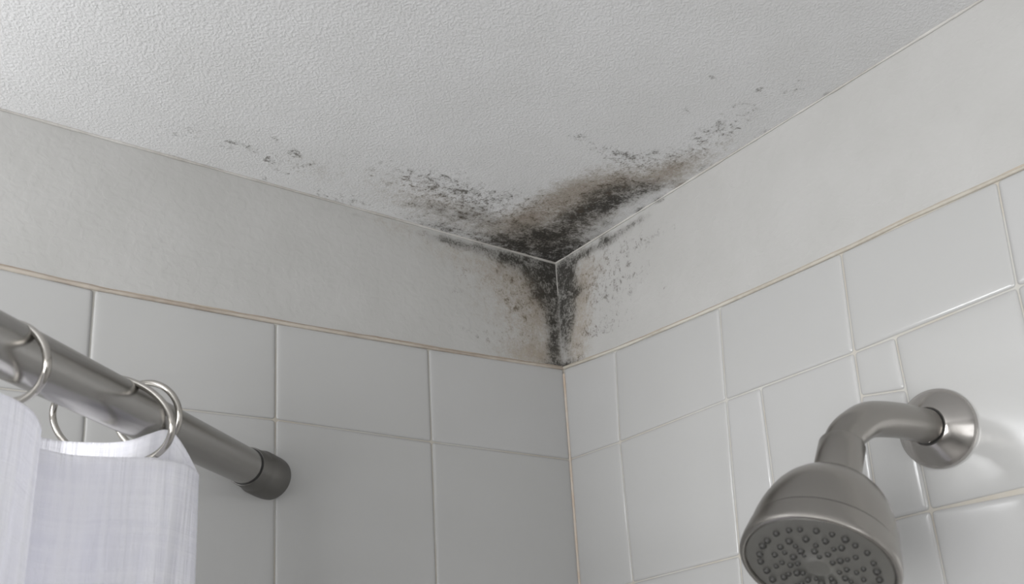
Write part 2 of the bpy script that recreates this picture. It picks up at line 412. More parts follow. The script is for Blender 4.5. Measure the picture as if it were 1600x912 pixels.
MOULD_RIGHT = [
 ('D',0.0019,-0.0775,0.0092,-0.0025,-0.0056,-0.0498,0.75),('D',0.011,-0.0285,0.0164,-0.0033,-0.0031,-0.0274,0.9),('D',0.0166,-0.021,0.0233,-0.0046,-0.0023,-0.0203,1),('D',0.0618,-0.0108,0.0613,-0.0026,-0.001,-0.0076,0.75),
 ('D',0.1291,-0.0096,0.0302,-0.0009,-0.0007,-0.0051,0.5),('D',0.0877,-0.0063,0.0086,-0.0007,-0.0014,-0.0105,0.7),('D',0.0299,-0.0481,0.0168,-0.0049,-0.0011,-0.0092,0.9),('D',0.0111,-0.0488,0.0138,-0.0037,-0.0044,-0.0386,0.75),
 ('D',0.0214,-0.0711,0.0147,-0.003,-0.0016,-0.0136,0.7),('D',0.0088,-0.0996,0.0114,-0.0023,-0.0035,-0.0301,0.55),('D',0.017,-0.0789,0.01,-0.0036,-0.0053,-0.0454,0.4),('D',0.0041,-0.1306,0.0207,-0.0019,-0.0008,-0.0067,1),
 ('D',0.1742,-0.0021,0.0093,-0.0008,-0.0004,-0.0028,0.8),('B',0.0384,-0.0632,0.0222,-0.0045,-0.0059,-0.0488,0.6),('B',0.0224,-0.1119,0.0245,-0.0043,-0.0035,-0.0296,0.5),('B',0.0623,-0.0333,0.038,-0.0063,-0.0028,-0.0225,0.35),
 ('S',0.0647,-0.0578,0.048,-0.0096,-0.0056,-0.0443,0.7),('S',0.0427,-0.102,0.0107,-0.003,-0.0005,-0.0044,1),('S',0.0582,-0.1089,0.0191,-0.0029,-0.0008,-0.0065,0.9),('S',0.0278,-0.1137,0.0089,-0.0014,-0.0005,-0.0044,1),
 ('S',0.0327,-0.129,0.0112,0.0009,-0.0005,-0.0044,0.9),('S',0.1212,-0.0652,0.0293,-0.0045,-0.0035,-0.0247,0.5),('S',0.1421,-0.0368,0.0077,-0.0011,-0.0006,-0.0042,0.7),('S',0.1639,-0.1004,0.0107,-0.0021,-0.0012,-0.008,0.4),
 ('S',0.1594,-0.037,0.0467,-0.0062,-0.0016,-0.0104,0.3),('S',0.0903,-0.1053,0.0402,-0.0071,-0.0029,-0.0211,0.35),('S',0.1209,-0.0312,0.0499,-0.0066,-0.0018,-0.0129,0.5),
]


def mould_field(U, V, blobs):
    out = np.zeros((len(U), 4)); out[:, 3] = 1
    keep = np.ones((len(U), 3))
    for ch, cu, cv, au, av, bu, bv, s in blobs:
        det = au * bv - av * bu
        p = ((U - cu) * bv - (V - cv) * bu) / det
        q = (-(U - cu) * av + (V - cv) * au) / det
        g = s * np.exp(-(p * p + q * q) * 0.9)
        keep[:, 'DBS'.index(ch)] *= 1 - np.clip(g, 0, 0.98)
    out[:, :3] = 1 - keep
    return out


def steps(fine_end, d, end):
    v = list(np.arange(0, fine_end, d)); x = v[-1]; g = d
    while x < end - g * 1.5:
        g *= 1.35; x = min(x + g, end); v.append(x)
    if v[-1] < end: v.append(end)
    return v


def grid(us, vs, fn):
    n = len(vs); P = [fn(u, v) for u in us for v in vs]
    F = [(i * n + j, i * n + j + 1, (i + 1) * n + j + 1, (i + 1) * n + j)
         for i in range(len(us) - 1) for j in range(n - 1)]
    UU = np.repeat(np.array(us), n); VV = np.tile(np.array(vs), len(us))
    return P, F, UU, VV


def set_color(me, name, arr):
    a = me.color_attributes.new(name=name, type='FLOAT_COLOR', domain='POINT')
    a.data.foreach_set('color', np.asarray(arr, dtype=np.float32).ravel())


# ------------------------------------------------------------------ ceiling
us = steps(0.64, 0.003, -RX); vs = steps(0.46, 0.003, -RY)
P, F, UU, VV = grid(us, vs, lambda u, v: (-u, -v, H))
nb = len(P)
P += [(0.12, 0.12, H), (0.12, RY - .12, H), (RX - .12, RY - .12, H), (RX - .12, 0.12, H),
      (0.12, 0.12, H + .1), (0.12, RY - .12, H + .1), (RX - .12, RY - .12, H + .1), (RX - .12, 0.12, H + .1)]
F += [(nb + 4, nb + 5, nb + 6, nb + 7), (nb, nb + 1, nb + 5, nb + 4), (nb + 1, nb + 2, nb + 6, nb + 5),
      (nb + 2, nb + 3, nb + 7, nb + 6), (nb + 3, nb, nb + 4, nb + 7)]
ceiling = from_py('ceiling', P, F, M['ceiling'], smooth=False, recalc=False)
fld = mould_field(UU, VV, MOULD_CEILING)
set_color(ceiling.data, 'mould', np.vstack([fld, np.tile([0, 0, 0, 1], (8, 1))]))
tag(ceiling, 'white textured plaster ceiling with black mould spreading from the corner', kind='structure')

# ------------------------------------------------------------------ tiled walls
TILES_LEFT = [
 [[0.0012,-0.1333],[0.1772,-0.1388],[0.1756,-0.236],[0.0012,-0.2381]],[[0.0012,-0.2381],[0.1756,-0.236],[0.1734,-0.3836],[0.0012,-0.3836]],[[0.0012,-0.3836],[0.1734,-0.3836],[0.1713,-0.5152],[0.0012,-0.5152]],[[0.0012,-0.5152],[0.1739,-0.5152],[0.1739,-0.6636],[0.0012,-0.6636]],
 [[0.0012,-0.6636],[0.1739,-0.6636],[0.1739,-0.812],[0.0012,-0.812]],[[0.0012,-0.812],[0.1739,-0.812],[0.1739,-0.9604],[0.0012,-0.9604]],[[0.0012,-0.9604],[0.1739,-0.9604],[0.1739,-1.1088],[0.0012,-1.1088]],[[0.0012,-1.1088],[0.1739,-1.1088],[0.1739,-1.2572],[0.0012,-1.2572]],
 [[0.0012,-1.2572],[0.1739,-1.2572],[0.1739,-1.4056],[0.0012,-1.4056]],[[0.0012,-1.4056],[0.1739,-1.4056],[0.1739,-1.554],[0.0012,-1.554]],[[0.0012,-1.554],[0.1739,-1.554],[0.1739,-1.7024],[0.0012,-1.7024]],[[0.0012,-1.7024],[0.1739,-1.7024],[0.1739,-1.8508],[0.0012,-1.8508]],
 [[0.0012,-1.8508],[0.1739,-1.8508],[0.1739,-1.9992],[0.0012,-1.9992]],[[0.0012,-1.9992],[0.1739,-1.9992],[0.1739,-2.1476],[0.0012,-2.1476]],[[0.0012,-2.1476],[0.1739,-2.1476],[0.1739,-2.296],[0.0012,-2.296]],[[0.0012,-2.296],[0.1739,-2.296],[0.1739,-2.4444],[0.0012,-2.4444]],
 [[0.0012,-2.4444],[0.1739,-2.4444],[0.1739,-2.5928],[0.0012,-2.5928]],[[0.1772,-0.1388],[0.3367,-0.1417],[0.3337,-0.2324],[0.1756,-0.236]],[[0.1756,-0.236],[0.3337,-0.2324],[0.3288,-0.3836],[0.1734,-0.3836]],[[0.1734,-0.3836],[0.3288,-0.3836],[0.3245,-0.5152],[0.1713,-0.5152]],
 [[0.1739,-0.5152],[0.3299,-0.5152],[0.3299,-0.6636],[0.1739,-0.6636]],[[0.1739,-0.6636],[0.3299,-0.6636],[0.3299,-0.812],[0.1739,-0.812]],[[0.1739,-0.812],[0.3299,-0.812],[0.3299,-0.9604],[0.1739,-0.9604]],[[0.1739,-0.9604],[0.3299,-0.9604],[0.3299,-1.1088],[0.1739,-1.1088]],
 [[0.1739,-1.1088],[0.3299,-1.1088],[0.3299,-1.2572],[0.1739,-1.2572]],[[0.1739,-1.2572],[0.3299,-1.2572],[0.3299,-1.4056],[0.1739,-1.4056]],[[0.1739,-1.4056],[0.3299,-1.4056],[0.3299,-1.554],[0.1739,-1.554]],[[0.1739,-1.554],[0.3299,-1.554],[0.3299,-1.7024],[0.1739,-1.7024]],
 [[0.1739,-1.7024],[0.3299,-1.7024],[0.3299,-1.8508],[0.1739,-1.8508]],[[0.1739,-1.8508],[0.3299,-1.8508],[0.3299,-1.9992],[0.1739,-1.9992]],[[0.1739,-1.9992],[0.3299,-1.9992],[0.3299,-2.1476],[0.1739,-2.1476]],[[0.1739,-2.1476],[0.3299,-2.1476],[0.3299,-2.296],[0.1739,-2.296]],
 [[0.1739,-2.296],[0.3299,-2.296],[0.3299,-2.4444],[0.1739,-2.4444]],[[0.1739,-2.4444],[0.3299,-2.4444],[0.3299,-2.5928],[0.1739,-2.5928]],[[0.3367,-0.1417],[0.4886,-0.1416],[0.4853,-0.2333],[0.3337,-0.2324]],[[0.3337,-0.2324],[0.4853,-0.2333],[0.4799,-0.3836],[0.3288,-0.3836]],
 [[0.3288,-0.3836],[0.4799,-0.3836],[0.4751,-0.5152],[0.3245,-0.5152]],[[0.3299,-0.5152],[0.4811,-0.5152],[0.4811,-0.6636],[0.3299,-0.6636]],[[0.3299,-0.6636],[0.4811,-0.6636],[0.4811,-0.812],[0.3299,-0.812]],[[0.3299,-0.812],[0.4811,-0.812],[0.4811,-0.9604],[0.3299,-0.9604]],
 [[0.3299,-0.9604],[0.4811,-0.9604],[0.4811,-1.1088],[0.3299,-1.1088]],[[0.3299,-1.1088],[0.4811,-1.1088],[0.4811,-1.2572],[0.3299,-1.2572]],[[0.3299,-1.2572],[0.4811,-1.2572],[0.4811,-1.4056],[0.3299,-1.4056]],[[0.3299,-1.4056],[0.4811,-1.4056],[0.4811,-1.554],[0.3299,-1.554]],
 [[0.3299,-1.554],[0.4811,-1.554],[0.4811,-1.7024],[0.3299,-1.7024]],[[0.3299,-1.7024],[0.4811,-1.7024],[0.4811,-1.8508],[0.3299,-1.8508]],[[0.3299,-1.8508],[0.4811,-1.8508],[0.4811,-1.9992],[0.3299,-1.9992]],[[0.3299,-1.9992],[0.4811,-1.9992],[0.4811,-2.1476],[0.3299,-2.1476]],
 [[0.3299,-2.1476],[0.4811,-2.1476],[0.4811,-2.296],[0.3299,-2.296]],[[0.3299,-2.296],[0.4811,-2.296],[0.4811,-2.4444],[0.3299,-2.4444]],[[0.3299,-2.4444],[0.4811,-2.4444],[0.4811,-2.5928],[0.3299,-2.5928]],[[0.4886,-0.1416],[0.6405,-0.1337],[0.6405,-0.2332],[0.4853,-0.2333]],
 [[0.4853,-0.2333],[0.6405,-0.2332],[0.6405,-0.3836],[0.4799,-0.3836]],[[0.4799,-0.3836],[0.6405,-0.3836],[0.6405,-0.5152],[0.4751,-0.5152]],[[0.4811,-0.5152],[0.6405,-0.5152],[0.6405,-0.6636],[0.4811,-0.6636]],[[0.4811,-0.6636],[0.6405,-0.6636],[0.6405,-0.812],[0.4811,-0.812]],
 [[0.4811,-0.812],[0.6405,-0.812],[0.6405,-0.9604],[0.4811,-0.9604]],[[0.4811,-0.9604],[0.6405,-0.9604],[0.6405,-1.1088],[0.4811,-1.1088]],[[0.4811,-1.1088],[0.6405,-1.1088],[0.6405,-1.2572],[0.4811,-1.2572]],[[0.4811,-1.2572],[0.6405,-1.2572],[0.6405,-1.4056],[0.4811,-1.4056]],
 [[0.4811,-1.4056],[0.6405,-1.4056],[0.6405,-1.554],[0.4811,-1.554]],[[0.4811,-1.554],[0.6405,-1.554],[0.6405,-1.7024],[0.4811,-1.7024]],[[0.4811,-1.7024],[0.6405,-1.7024],[0.6405,-1.8508],[0.4811,-1.8508]],[[0.4811,-1.8508],[0.6405,-1.8508],[0.6405,-1.9992],[0.4811,-1.9992]],
 [[0.4811,-1.9992],[0.6405,-1.9992],[0.6405,-2.1476],[0.4811,-2.1476]],[[0.4811,-2.1476],[0.6405,-2.1476],[0.6405,-2.296],[0.4811,-2.296]],[[0.4811,-2.296],[0.6405,-2.296],[0.6405,-2.4444],[0.4811,-2.4444]],[[0.4811,-2.4444],[0.6405,-2.4444],[0.6405,-2.5928],[0.4811,-2.5928]],
 [[0.6405,-0.1337],[0.7945,-0.1319],[0.7945,-0.2332],[0.6405,-0.2332]],[[0.6405,-0.2332],[0.7945,-0.2332],[0.7945,-0.3836],[0.6405,-0.3836]],[[0.6405,-0.3836],[0.7945,-0.3836],[0.7945,-0.5152],[0.6405,-0.5152]],[[0.6405,-0.5152],[0.7945,-0.5152],[0.7945,-0.6636],[0.6405,-0.6636]],
 [[0.6405,-0.6636],[0.7945,-0.6636],[0.7945,-0.812],[0.6405,-0.812]],[[0.6405,-0.812],[0.7945,-0.812],[0.7945,-0.9604],[0.6405,-0.9604]],[[0.6405,-0.9604],[0.7945,-0.9604],[0.7945,-1.1088],[0.6405,-1.1088]],[[0.6405,-1.1088],[0.7945,-1.1088],[0.7945,-1.2572],[0.6405,-1.2572]],
 [[0.6405,-1.2572],[0.7945,-1.2572],[0.7945,-1.4056],[0.6405,-1.4056]],[[0.6405,-1.4056],[0.7945,-1.4056],[0.7945,-1.554],[0.6405,-1.554]],[[0.6405,-1.554],[0.7945,-1.554],[0.7945,-1.7024],[0.6405,-1.7024]],[[0.6405,-1.7024],[0.7945,-1.7024],[0.7945,-1.8508],[0.6405,-1.8508]],
 [[0.6405,-1.8508],[0.7945,-1.8508],[0.7945,-1.9992],[0.6405,-1.9992]],[[0.6405,-1.9992],[0.7945,-1.9992],[0.7945,-2.1476],[0.6405,-2.1476]],[[0.6405,-2.1476],[0.7945,-2.1476],[0.7945,-2.296],[0.6405,-2.296]],[[0.6405,-2.296],[0.7945,-2.296],[0.7945,-2.4444],[0.6405,-2.4444]],
 [[0.6405,-2.4444],[0.7945,-2.4444],[0.7945,-2.5928],[0.6405,-2.5928]],[[0.7945,-0.1319],[0.9485,-0.1319],[0.9485,-0.2332],[0.7945,-0.2332]],[[0.7945,-0.2332],[0.9485,-0.2332],[0.9485,-0.3836],[0.7945,-0.3836]],[[0.7945,-0.3836],[0.9485,-0.3836],[0.9485,-0.5152],[0.7945,-0.5152]],
 [[0.7945,-0.5152],[0.9485,-0.5152],[0.9485,-0.6636],[0.7945,-0.6636]],[[0.7945,-0.6636],[0.9485,-0.6636],[0.9485,-0.812],[0.7945,-0.812]],[[0.7945,-0.812],[0.9485,-0.812],[0.9485,-0.9604],[0.7945,-0.9604]],[[0.7945,-0.9604],[0.9485,-0.9604],[0.9485,-1.1088],[0.7945,-1.1088]],
 [[0.7945,-1.1088],[0.9485,-1.1088],[0.9485,-1.2572],[0.7945,-1.2572]],[[0.7945,-1.2572],[0.9485,-1.2572],[0.9485,-1.4056],[0.7945,-1.4056]],[[0.7945,-1.4056],[0.9485,-1.4056],[0.9485,-1.554],[0.7945,-1.554]],[[0.7945,-1.554],[0.9485,-1.554],[0.9485,-1.7024],[0.7945,-1.7024]],
 [[0.7945,-1.7024],[0.9485,-1.7024],[0.9485,-1.8508],[0.7945,-1.8508]],[[0.7945,-1.8508],[0.9485,-1.8508],[0.9485,-1.9992],[0.7945,-1.9992]],[[0.7945,-1.9992],[0.9485,-1.9992],[0.9485,-2.1476],[0.7945,-2.1476]],[[0.7945,-2.1476],[0.9485,-2.1476],[0.9485,-2.296],[0.7945,-2.296]],
 [[0.7945,-2.296],[0.9485,-2.296],[0.9485,-2.4444],[0.7945,-2.4444]],[[0.7945,-2.4444],[0.9485,-2.4444],[0.9485,-2.5928],[0.7945,-2.5928]],[[0.9485,-0.1319],[1.1025,-0.1319],[1.1025,-0.2332],[0.9485,-0.2332]],[[0.9485,-0.2332],[1.1025,-0.2332],[1.1025,-0.3836],[0.9485,-0.3836]],
 [[0.9485,-0.3836],[1.1025,-0.3836],[1.1025,-0.5152],[0.9485,-0.5152]],[[0.9485,-0.5152],[1.1025,-0.5152],[1.1025,-0.6636],[0.9485,-0.6636]],[[0.9485,-0.6636],[1.1025,-0.6636],[1.1025,-0.812],[0.9485,-0.812]],[[0.9485,-0.812],[1.1025,-0.812],[1.1025,-0.9604],[0.9485,-0.9604]],
 [[0.9485,-0.9604],[1.1025,-0.9604],[1.1025,-1.1088],[0.9485,-1.1088]],[[0.9485,-1.1088],[1.1025,-1.1088],[1.1025,-1.2572],[0.9485,-1.2572]],[[0.9485,-1.2572],[1.1025,-1.2572],[1.1025,-1.4056],[0.9485,-1.4056]],[[0.9485,-1.4056],[1.1025,-1.4056],[1.1025,-1.554],[0.9485,-1.554]],
 [[0.9485,-1.554],[1.1025,-1.554],[1.1025,-1.7024],[0.9485,-1.7024]],[[0.9485,-1.7024],[1.1025,-1.7024],[1.1025,-1.8508],[0.9485,-1.8508]],[[0.9485,-1.8508],[1.1025,-1.8508],[1.1025,-1.9992],[0.9485,-1.9992]],[[0.9485,-1.9992],[1.1025,-1.9992],[1.1025,-2.1476],[0.9485,-2.1476]],
 [[0.9485,-2.1476],[1.1025,-2.1476],[1.1025,-2.296],[0.9485,-2.296]],[[0.9485,-2.296],[1.1025,-2.296],[1.1025,-2.4444],[0.9485,-2.4444]],[[0.9485,-2.4444],[1.1025,-2.4444],[1.1025,-2.5928],[0.9485,-2.5928]],[[1.1025,-0.1319],[1.2565,-0.1319],[1.2565,-0.2332],[1.1025,-0.2332]],
 [[1.1025,-0.2332],[1.2565,-0.2332],[1.2565,-0.3836],[1.1025,-0.3836]],[[1.1025,-0.3836],[1.2565,-0.3836],[1.2565,-0.5152],[1.1025,-0.5152]],[[1.1025,-0.5152],[1.2565,-0.5152],[1.2565,-0.6636],[1.1025,-0.6636]],[[1.1025,-0.6636],[1.2565,-0.6636],[1.2565,-0.812],[1.1025,-0.812]],
 [[1.1025,-0.812],[1.2565,-0.812],[1.2565,-0.9604],[1.1025,-0.9604]],[[1.1025,-0.9604],[1.2565,-0.9604],[1.2565,-1.1088],[1.1025,-1.1088]],[[1.1025,-1.1088],[1.2565,-1.1088],[1.2565,-1.2572],[1.1025,-1.2572]],[[1.1025,-1.2572],[1.2565,-1.2572],[1.2565,-1.4056],[1.1025,-1.4056]],
 [[1.1025,-1.4056],[1.2565,-1.4056],[1.2565,-1.554],[1.1025,-1.554]],[[1.1025,-1.554],[1.2565,-1.554],[1.2565,-1.7024],[1.1025,-1.7024]],[[1.1025,-1.7024],[1.2565,-1.7024],[1.2565,-1.8508],[1.1025,-1.8508]],[[1.1025,-1.8508],[1.2565,-1.8508],[1.2565,-1.9992],[1.1025,-1.9992]],
 [[1.1025,-1.9992],[1.2565,-1.9992],[1.2565,-2.1476],[1.1025,-2.1476]],[[1.1025,-2.1476],[1.2565,-2.1476],[1.2565,-2.296],[1.1025,-2.296]],[[1.1025,-2.296],[1.2565,-2.296],[1.2565,-2.4444],[1.1025,-2.4444]],[[1.1025,-2.4444],[1.2565,-2.4444],[1.2565,-2.5928],[1.1025,-2.5928]],
 [[1.2565,-0.1319],[1.4105,-0.1319],[1.4105,-0.2332],[1.2565,-0.2332]],[[1.2565,-0.2332],[1.4105,-0.2332],[1.4105,-0.3836],[1.2565,-0.3836]],[[1.2565,-0.3836],[1.4105,-0.3836],[1.4105,-0.5152],[1.2565,-0.5152]],[[1.2565,-0.5152],[1.4105,-0.5152],[1.4105,-0.6636],[1.2565,-0.6636]],
 [[1.2565,-0.6636],[1.4105,-0.6636],[1.4105,-0.812],[1.2565,-0.812]],[[1.2565,-0.812],[1.4105,-0.812],[1.4105,-0.9604],[1.2565,-0.9604]],[[1.2565,-0.9604],[1.4105,-0.9604],[1.4105,-1.1088],[1.2565,-1.1088]],[[1.2565,-1.1088],[1.4105,-1.1088],[1.4105,-1.2572],[1.2565,-1.2572]],
 [[1.2565,-1.2572],[1.4105,-1.2572],[1.4105,-1.4056],[1.2565,-1.4056]],[[1.2565,-1.4056],[1.4105,-1.4056],[1.4105,-1.554],[1.2565,-1.554]],[[1.2565,-1.554],[1.4105,-1.554],[1.4105,-1.7024],[1.2565,-1.7024]],[[1.2565,-1.7024],[1.4105,-1.7024],[1.4105,-1.8508],[1.2565,-1.8508]],
 [[1.2565,-1.8508],[1.4105,-1.8508],[1.4105,-1.9992],[1.2565,-1.9992]],[[1.2565,-1.9992],[1.4105,-1.9992],[1.4105,-2.1476],[1.2565,-2.1476]],[[1.2565,-2.1476],[1.4105,-2.1476],[1.4105,-2.296],[1.2565,-2.296]],[[1.2565,-2.296],[1.4105,-2.296],[1.4105,-2.4444],[1.2565,-2.4444]],
 [[1.2565,-2.4444],[1.4105,-2.4444],[1.4105,-2.5928],[1.2565,-2.5928]],[[1.4105,-0.1319],[1.5645,-0.1319],[1.5645,-0.2332],[1.4105,-0.2332]],[[1.4105,-0.2332],[1.5645,-0.2332],[1.5645,-0.3836],[1.4105,-0.3836]],[[1.4105,-0.3836],[1.5645,-0.3836],[1.5645,-0.5152],[1.4105,-0.5152]],
 [[1.4105,-0.5152],[1.5645,-0.5152],[1.5645,-0.6636],[1.4105,-0.6636]],[[1.4105,-0.6636],[1.5645,-0.6636],[1.5645,-0.812],[1.4105,-0.812]],[[1.4105,-0.812],[1.5645,-0.812],[1.5645,-0.9604],[1.4105,-0.9604]],[[1.4105,-0.9604],[1.5645,-0.9604],[1.5645,-1.1088],[1.4105,-1.1088]],
 [[1.4105,-1.1088],[1.5645,-1.1088],[1.5645,-1.2572],[1.4105,-1.2572]],[[1.4105,-1.2572],[1.5645,-1.2572],[1.5645,-1.4056],[1.4105,-1.4056]],[[1.4105,-1.4056],[1.5645,-1.4056],[1.5645,-1.554],[1.4105,-1.554]],[[1.4105,-1.554],[1.5645,-1.554],[1.5645,-1.7024],[1.4105,-1.7024]],
 [[1.4105,-1.7024],[1.5645,-1.7024],[1.5645,-1.8508],[1.4105,-1.8508]],[[1.4105,-1.8508],[1.5645,-1.8508],[1.5645,-1.9992],[1.4105,-1.9992]],[[1.4105,-1.9992],[1.5645,-1.9992],[1.5645,-2.1476],[1.4105,-2.1476]],[[1.4105,-2.1476],[1.5645,-2.1476],[1.5645,-2.296],[1.4105,-2.296]],
 [[1.4105,-2.296],[1.5645,-2.296],[1.5645,-2.4444],[1.4105,-2.4444]],[[1.4105,-2.4444],[1.5645,-2.4444],[1.5645,-2.5928],[1.4105,-2.5928]],[[1.5645,-0.1319],[1.7185,-0.1319],[1.7185,-0.2332],[1.5645,-0.2332]],[[1.5645,-0.2332],[1.7185,-0.2332],[1.7185,-0.3836],[1.5645,-0.3836]],
 [[1.5645,-0.3836],[1.7185,-0.3836],[1.7185,-0.5152],[1.5645,-0.5152]],[[1.5645,-0.5152],[1.7185,-0.5152],[1.7185,-0.6636],[1.5645,-0.6636]],[[1.5645,-0.6636],[1.7185,-0.6636],[1.7185,-0.812],[1.5645,-0.812]],[[1.5645,-0.812],[1.7185,-0.812],[1.7185,-0.9604],[1.5645,-0.9604]],
 [[1.5645,-0.9604],[1.7185,-0.9604],[1.7185,-1.1088],[1.5645,-1.1088]],[[1.5645,-1.1088],[1.7185,-1.1088],[1.7185,-1.2572],[1.5645,-1.2572]],[[1.5645,-1.2572],[1.7185,-1.2572],[1.7185,-1.4056],[1.5645,-1.4056]],[[1.5645,-1.4056],[1.7185,-1.4056],[1.7185,-1.554],[1.5645,-1.554]],
 [[1.5645,-1.554],[1.7185,-1.554],[1.7185,-1.7024],[1.5645,-1.7024]],[[1.5645,-1.7024],[1.7185,-1.7024],[1.7185,-1.8508],[1.5645,-1.8508]],[[1.5645,-1.8508],[1.7185,-1.8508],[1.7185,-1.9992],[1.5645,-1.9992]],[[1.5645,-1.9992],[1.7185,-1.9992],[1.7185,-2.1476],[1.5645,-2.1476]],
 [[1.5645,-2.1476],[1.7185,-2.1476],[1.7185,-2.296],[1.5645,-2.296]],[[1.5645,-2.296],[1.7185,-2.296],[1.7185,-2.4444],[1.5645,-2.4444]],[[1.5645,-2.4444],[1.7185,-2.4444],[1.7185,-2.5928],[1.5645,-2.5928]],[[1.7185,-0.1319],[1.8725,-0.1319],[1.8725,-0.2332],[1.7185,-0.2332]],
 [[1.7185,-0.2332],[1.8725,-0.2332],[1.8725,-0.3836],[1.7185,-0.3836]],[[1.7185,-0.3836],[1.8725,-0.3836],[1.8725,-0.5152],[1.7185,-0.5152]],[[1.7185,-0.5152],[1.8725,-0.5152],[1.8725,-0.6636],[1.7185,-0.6636]],[[1.7185,-0.6636],[1.8725,-0.6636],[1.8725,-0.812],[1.7185,-0.812]],
 [[1.7185,-0.812],[1.8725,-0.812],[1.8725,-0.9604],[1.7185,-0.9604]],[[1.7185,-0.9604],[1.8725,-0.9604],[1.8725,-1.1088],[1.7185,-1.1088]],[[1.7185,-1.1088],[1.8725,-1.1088],[1.8725,-1.2572],[1.7185,-1.2572]],[[1.7185,-1.2572],[1.8725,-1.2572],[1.8725,-1.4056],[1.7185,-1.4056]],
 [[1.7185,-1.4056],[1.8725,-1.4056],[1.8725,-1.554],[1.7185,-1.554]],[[1.7185,-1.554],[1.8725,-1.554],[1.8725,-1.7024],[1.7185,-1.7024]],[[1.7185,-1.7024],[1.8725,-1.7024],[1.8725,-1.8508],[1.7185,-1.8508]],[[1.7185,-1.8508],[1.8725,-1.8508],[1.8725,-1.9992],[1.7185,-1.9992]],
 [[1.7185,-1.9992],[1.8725,-1.9992],[1.8725,-2.1476],[1.7185,-2.1476]],[[1.7185,-2.1476],[1.8725,-2.1476],[1.8725,-2.296],[1.7185,-2.296]],[[1.7185,-2.296],[1.8725,-2.296],[1.8725,-2.4444],[1.7185,-2.4444]],[[1.7185,-2.4444],[1.8725,-2.4444],[1.8725,-2.5928],[1.7185,-2.5928]],
 [[1.8725,-0.1319],[2.0265,-0.1319],[2.0265,-0.2332],[1.8725,-0.2332]],[[1.8725,-0.2332],[2.0265,-0.2332],[2.0265,-0.3836],[1.8725,-0.3836]],[[1.8725,-0.3836],[2.0265,-0.3836],[2.0265,-0.5152],[1.8725,-0.5152]],[[1.8725,-0.5152],[2.0265,-0.5152],[2.0265,-0.6636],[1.8725,-0.6636]],
 [[1.8725,-0.6636],[2.0265,-0.6636],[2.0265,-0.812],[1.8725,-0.812]],[[1.8725,-0.812],[2.0265,-0.812],[2.0265,-0.9604],[1.8725,-0.9604]],[[1.8725,-0.9604],[2.0265,-0.9604],[2.0265,-1.1088],[1.8725,-1.1088]],[[1.8725,-1.1088],[2.0265,-1.1088],[2.0265,-1.2572],[1.8725,-1.2572]],
 [[1.8725,-1.2572],[2.0265,-1.2572],[2.0265,-1.4056],[1.8725,-1.4056]],[[1.8725,-1.4056],[2.0265,-1.4056],[2.0265,-1.554],[1.8725,-1.554]],[[1.8725,-1.554],[2.0265,-1.554],[2.0265,-1.7024],[1.8725,-1.7024]],[[1.8725,-1.7024],[2.0265,-1.7024],[2.0265,-1.8508],[1.8725,-1.8508]],
 [[1.8725,-1.8508],[2.0265,-1.8508],[2.0265,-1.9992],[1.8725,-1.9992]],[[1.8725,-1.9992],[2.0265,-1.9992],[2.0265,-2.1476],[1.8725,-2.1476]],[[1.8725,-2.1476],[2.0265,-2.1476],[2.0265,-2.296],[1.8725,-2.296]],[[1.8725,-2.296],[2.0265,-2.296],[2.0265,-2.4444],[1.8725,-2.4444]],
 [[1.8725,-2.4444],[2.0265,-2.4444],[2.0265,-2.5928],[1.8725,-2.5928]],[[2.0265,-0.1319],[2.1805,-0.1319],[2.1805,-0.2332],[2.0265,-0.2332]],[[2.0265,-0.2332],[2.1805,-0.2332],[2.1805,-0.3836],[2.0265,-0.3836]],[[2.0265,-0.3836],[2.1805,-0.3836],[2.1805,-0.5152],[2.0265,-0.5152]],
 [[2.0265,-0.5152],[2.1805,-0.5152],[2.1805,-0.6636],[2.0265,-0.6636]],[[2.0265,-0.6636],[2.1805,-0.6636],[2.1805,-0.812],[2.0265,-0.812]],[[2.0265,-0.812],[2.1805,-0.812],[2.1805,-0.9604],[2.0265,-0.9604]],[[2.0265,-0.9604],[2.1805,-0.9604],[2.1805,-1.1088],[2.0265,-1.1088]],
 [[2.0265,-1.1088],[2.1805,-1.1088],[2.1805,-1.2572],[2.0265,-1.2572]],[[2.0265,-1.2572],[2.1805,-1.2572],[2.1805,-1.4056],[2.0265,-1.4056]],[[2.0265,-1.4056],[2.1805,-1.4056],[2.1805,-1.554],[2.0265,-1.554]],[[2.0265,-1.554],[2.1805,-1.554],[2.1805,-1.7024],[2.0265,-1.7024]],
 [[2.0265,-1.7024],[2.1805,-1.7024],[2.1805,-1.8508],[2.0265,-1.8508]],[[2.0265,-1.8508],[2.1805,-1.8508],[2.1805,-1.9992],[2.0265,-1.9992]],[[2.0265,-1.9992],[2.1805,-1.9992],[2.1805,-2.1476],[2.0265,-2.1476]],[[2.0265,-2.1476],[2.1805,-2.1476],[2.1805,-2.296],[2.0265,-2.296]],
 [[2.0265,-2.296],[2.1805,-2.296],[2.1805,-2.4444],[2.0265,-2.4444]],[[2.0265,-2.4444],[2.1805,-2.4444],[2.1805,-2.5928],[2.0265,-2.5928]],[[2.1805,-0.1319],[2.3345,-0.1319],[2.3345,-0.2332],[2.1805,-0.2332]],[[2.1805,-0.2332],[2.3345,-0.2332],[2.3345,-0.3836],[2.1805,-0.3836]],
 [[2.1805,-0.3836],[2.3345,-0.3836],[2.3345,-0.5152],[2.1805,-0.5152]],[[2.1805,-0.5152],[2.3345,-0.5152],[2.3345,-0.6636],[2.1805,-0.6636]],[[2.1805,-0.6636],[2.3345,-0.6636],[2.3345,-0.812],[2.1805,-0.812]],[[2.1805,-0.812],[2.3345,-0.812],[2.3345,-0.9604],[2.1805,-0.9604]],
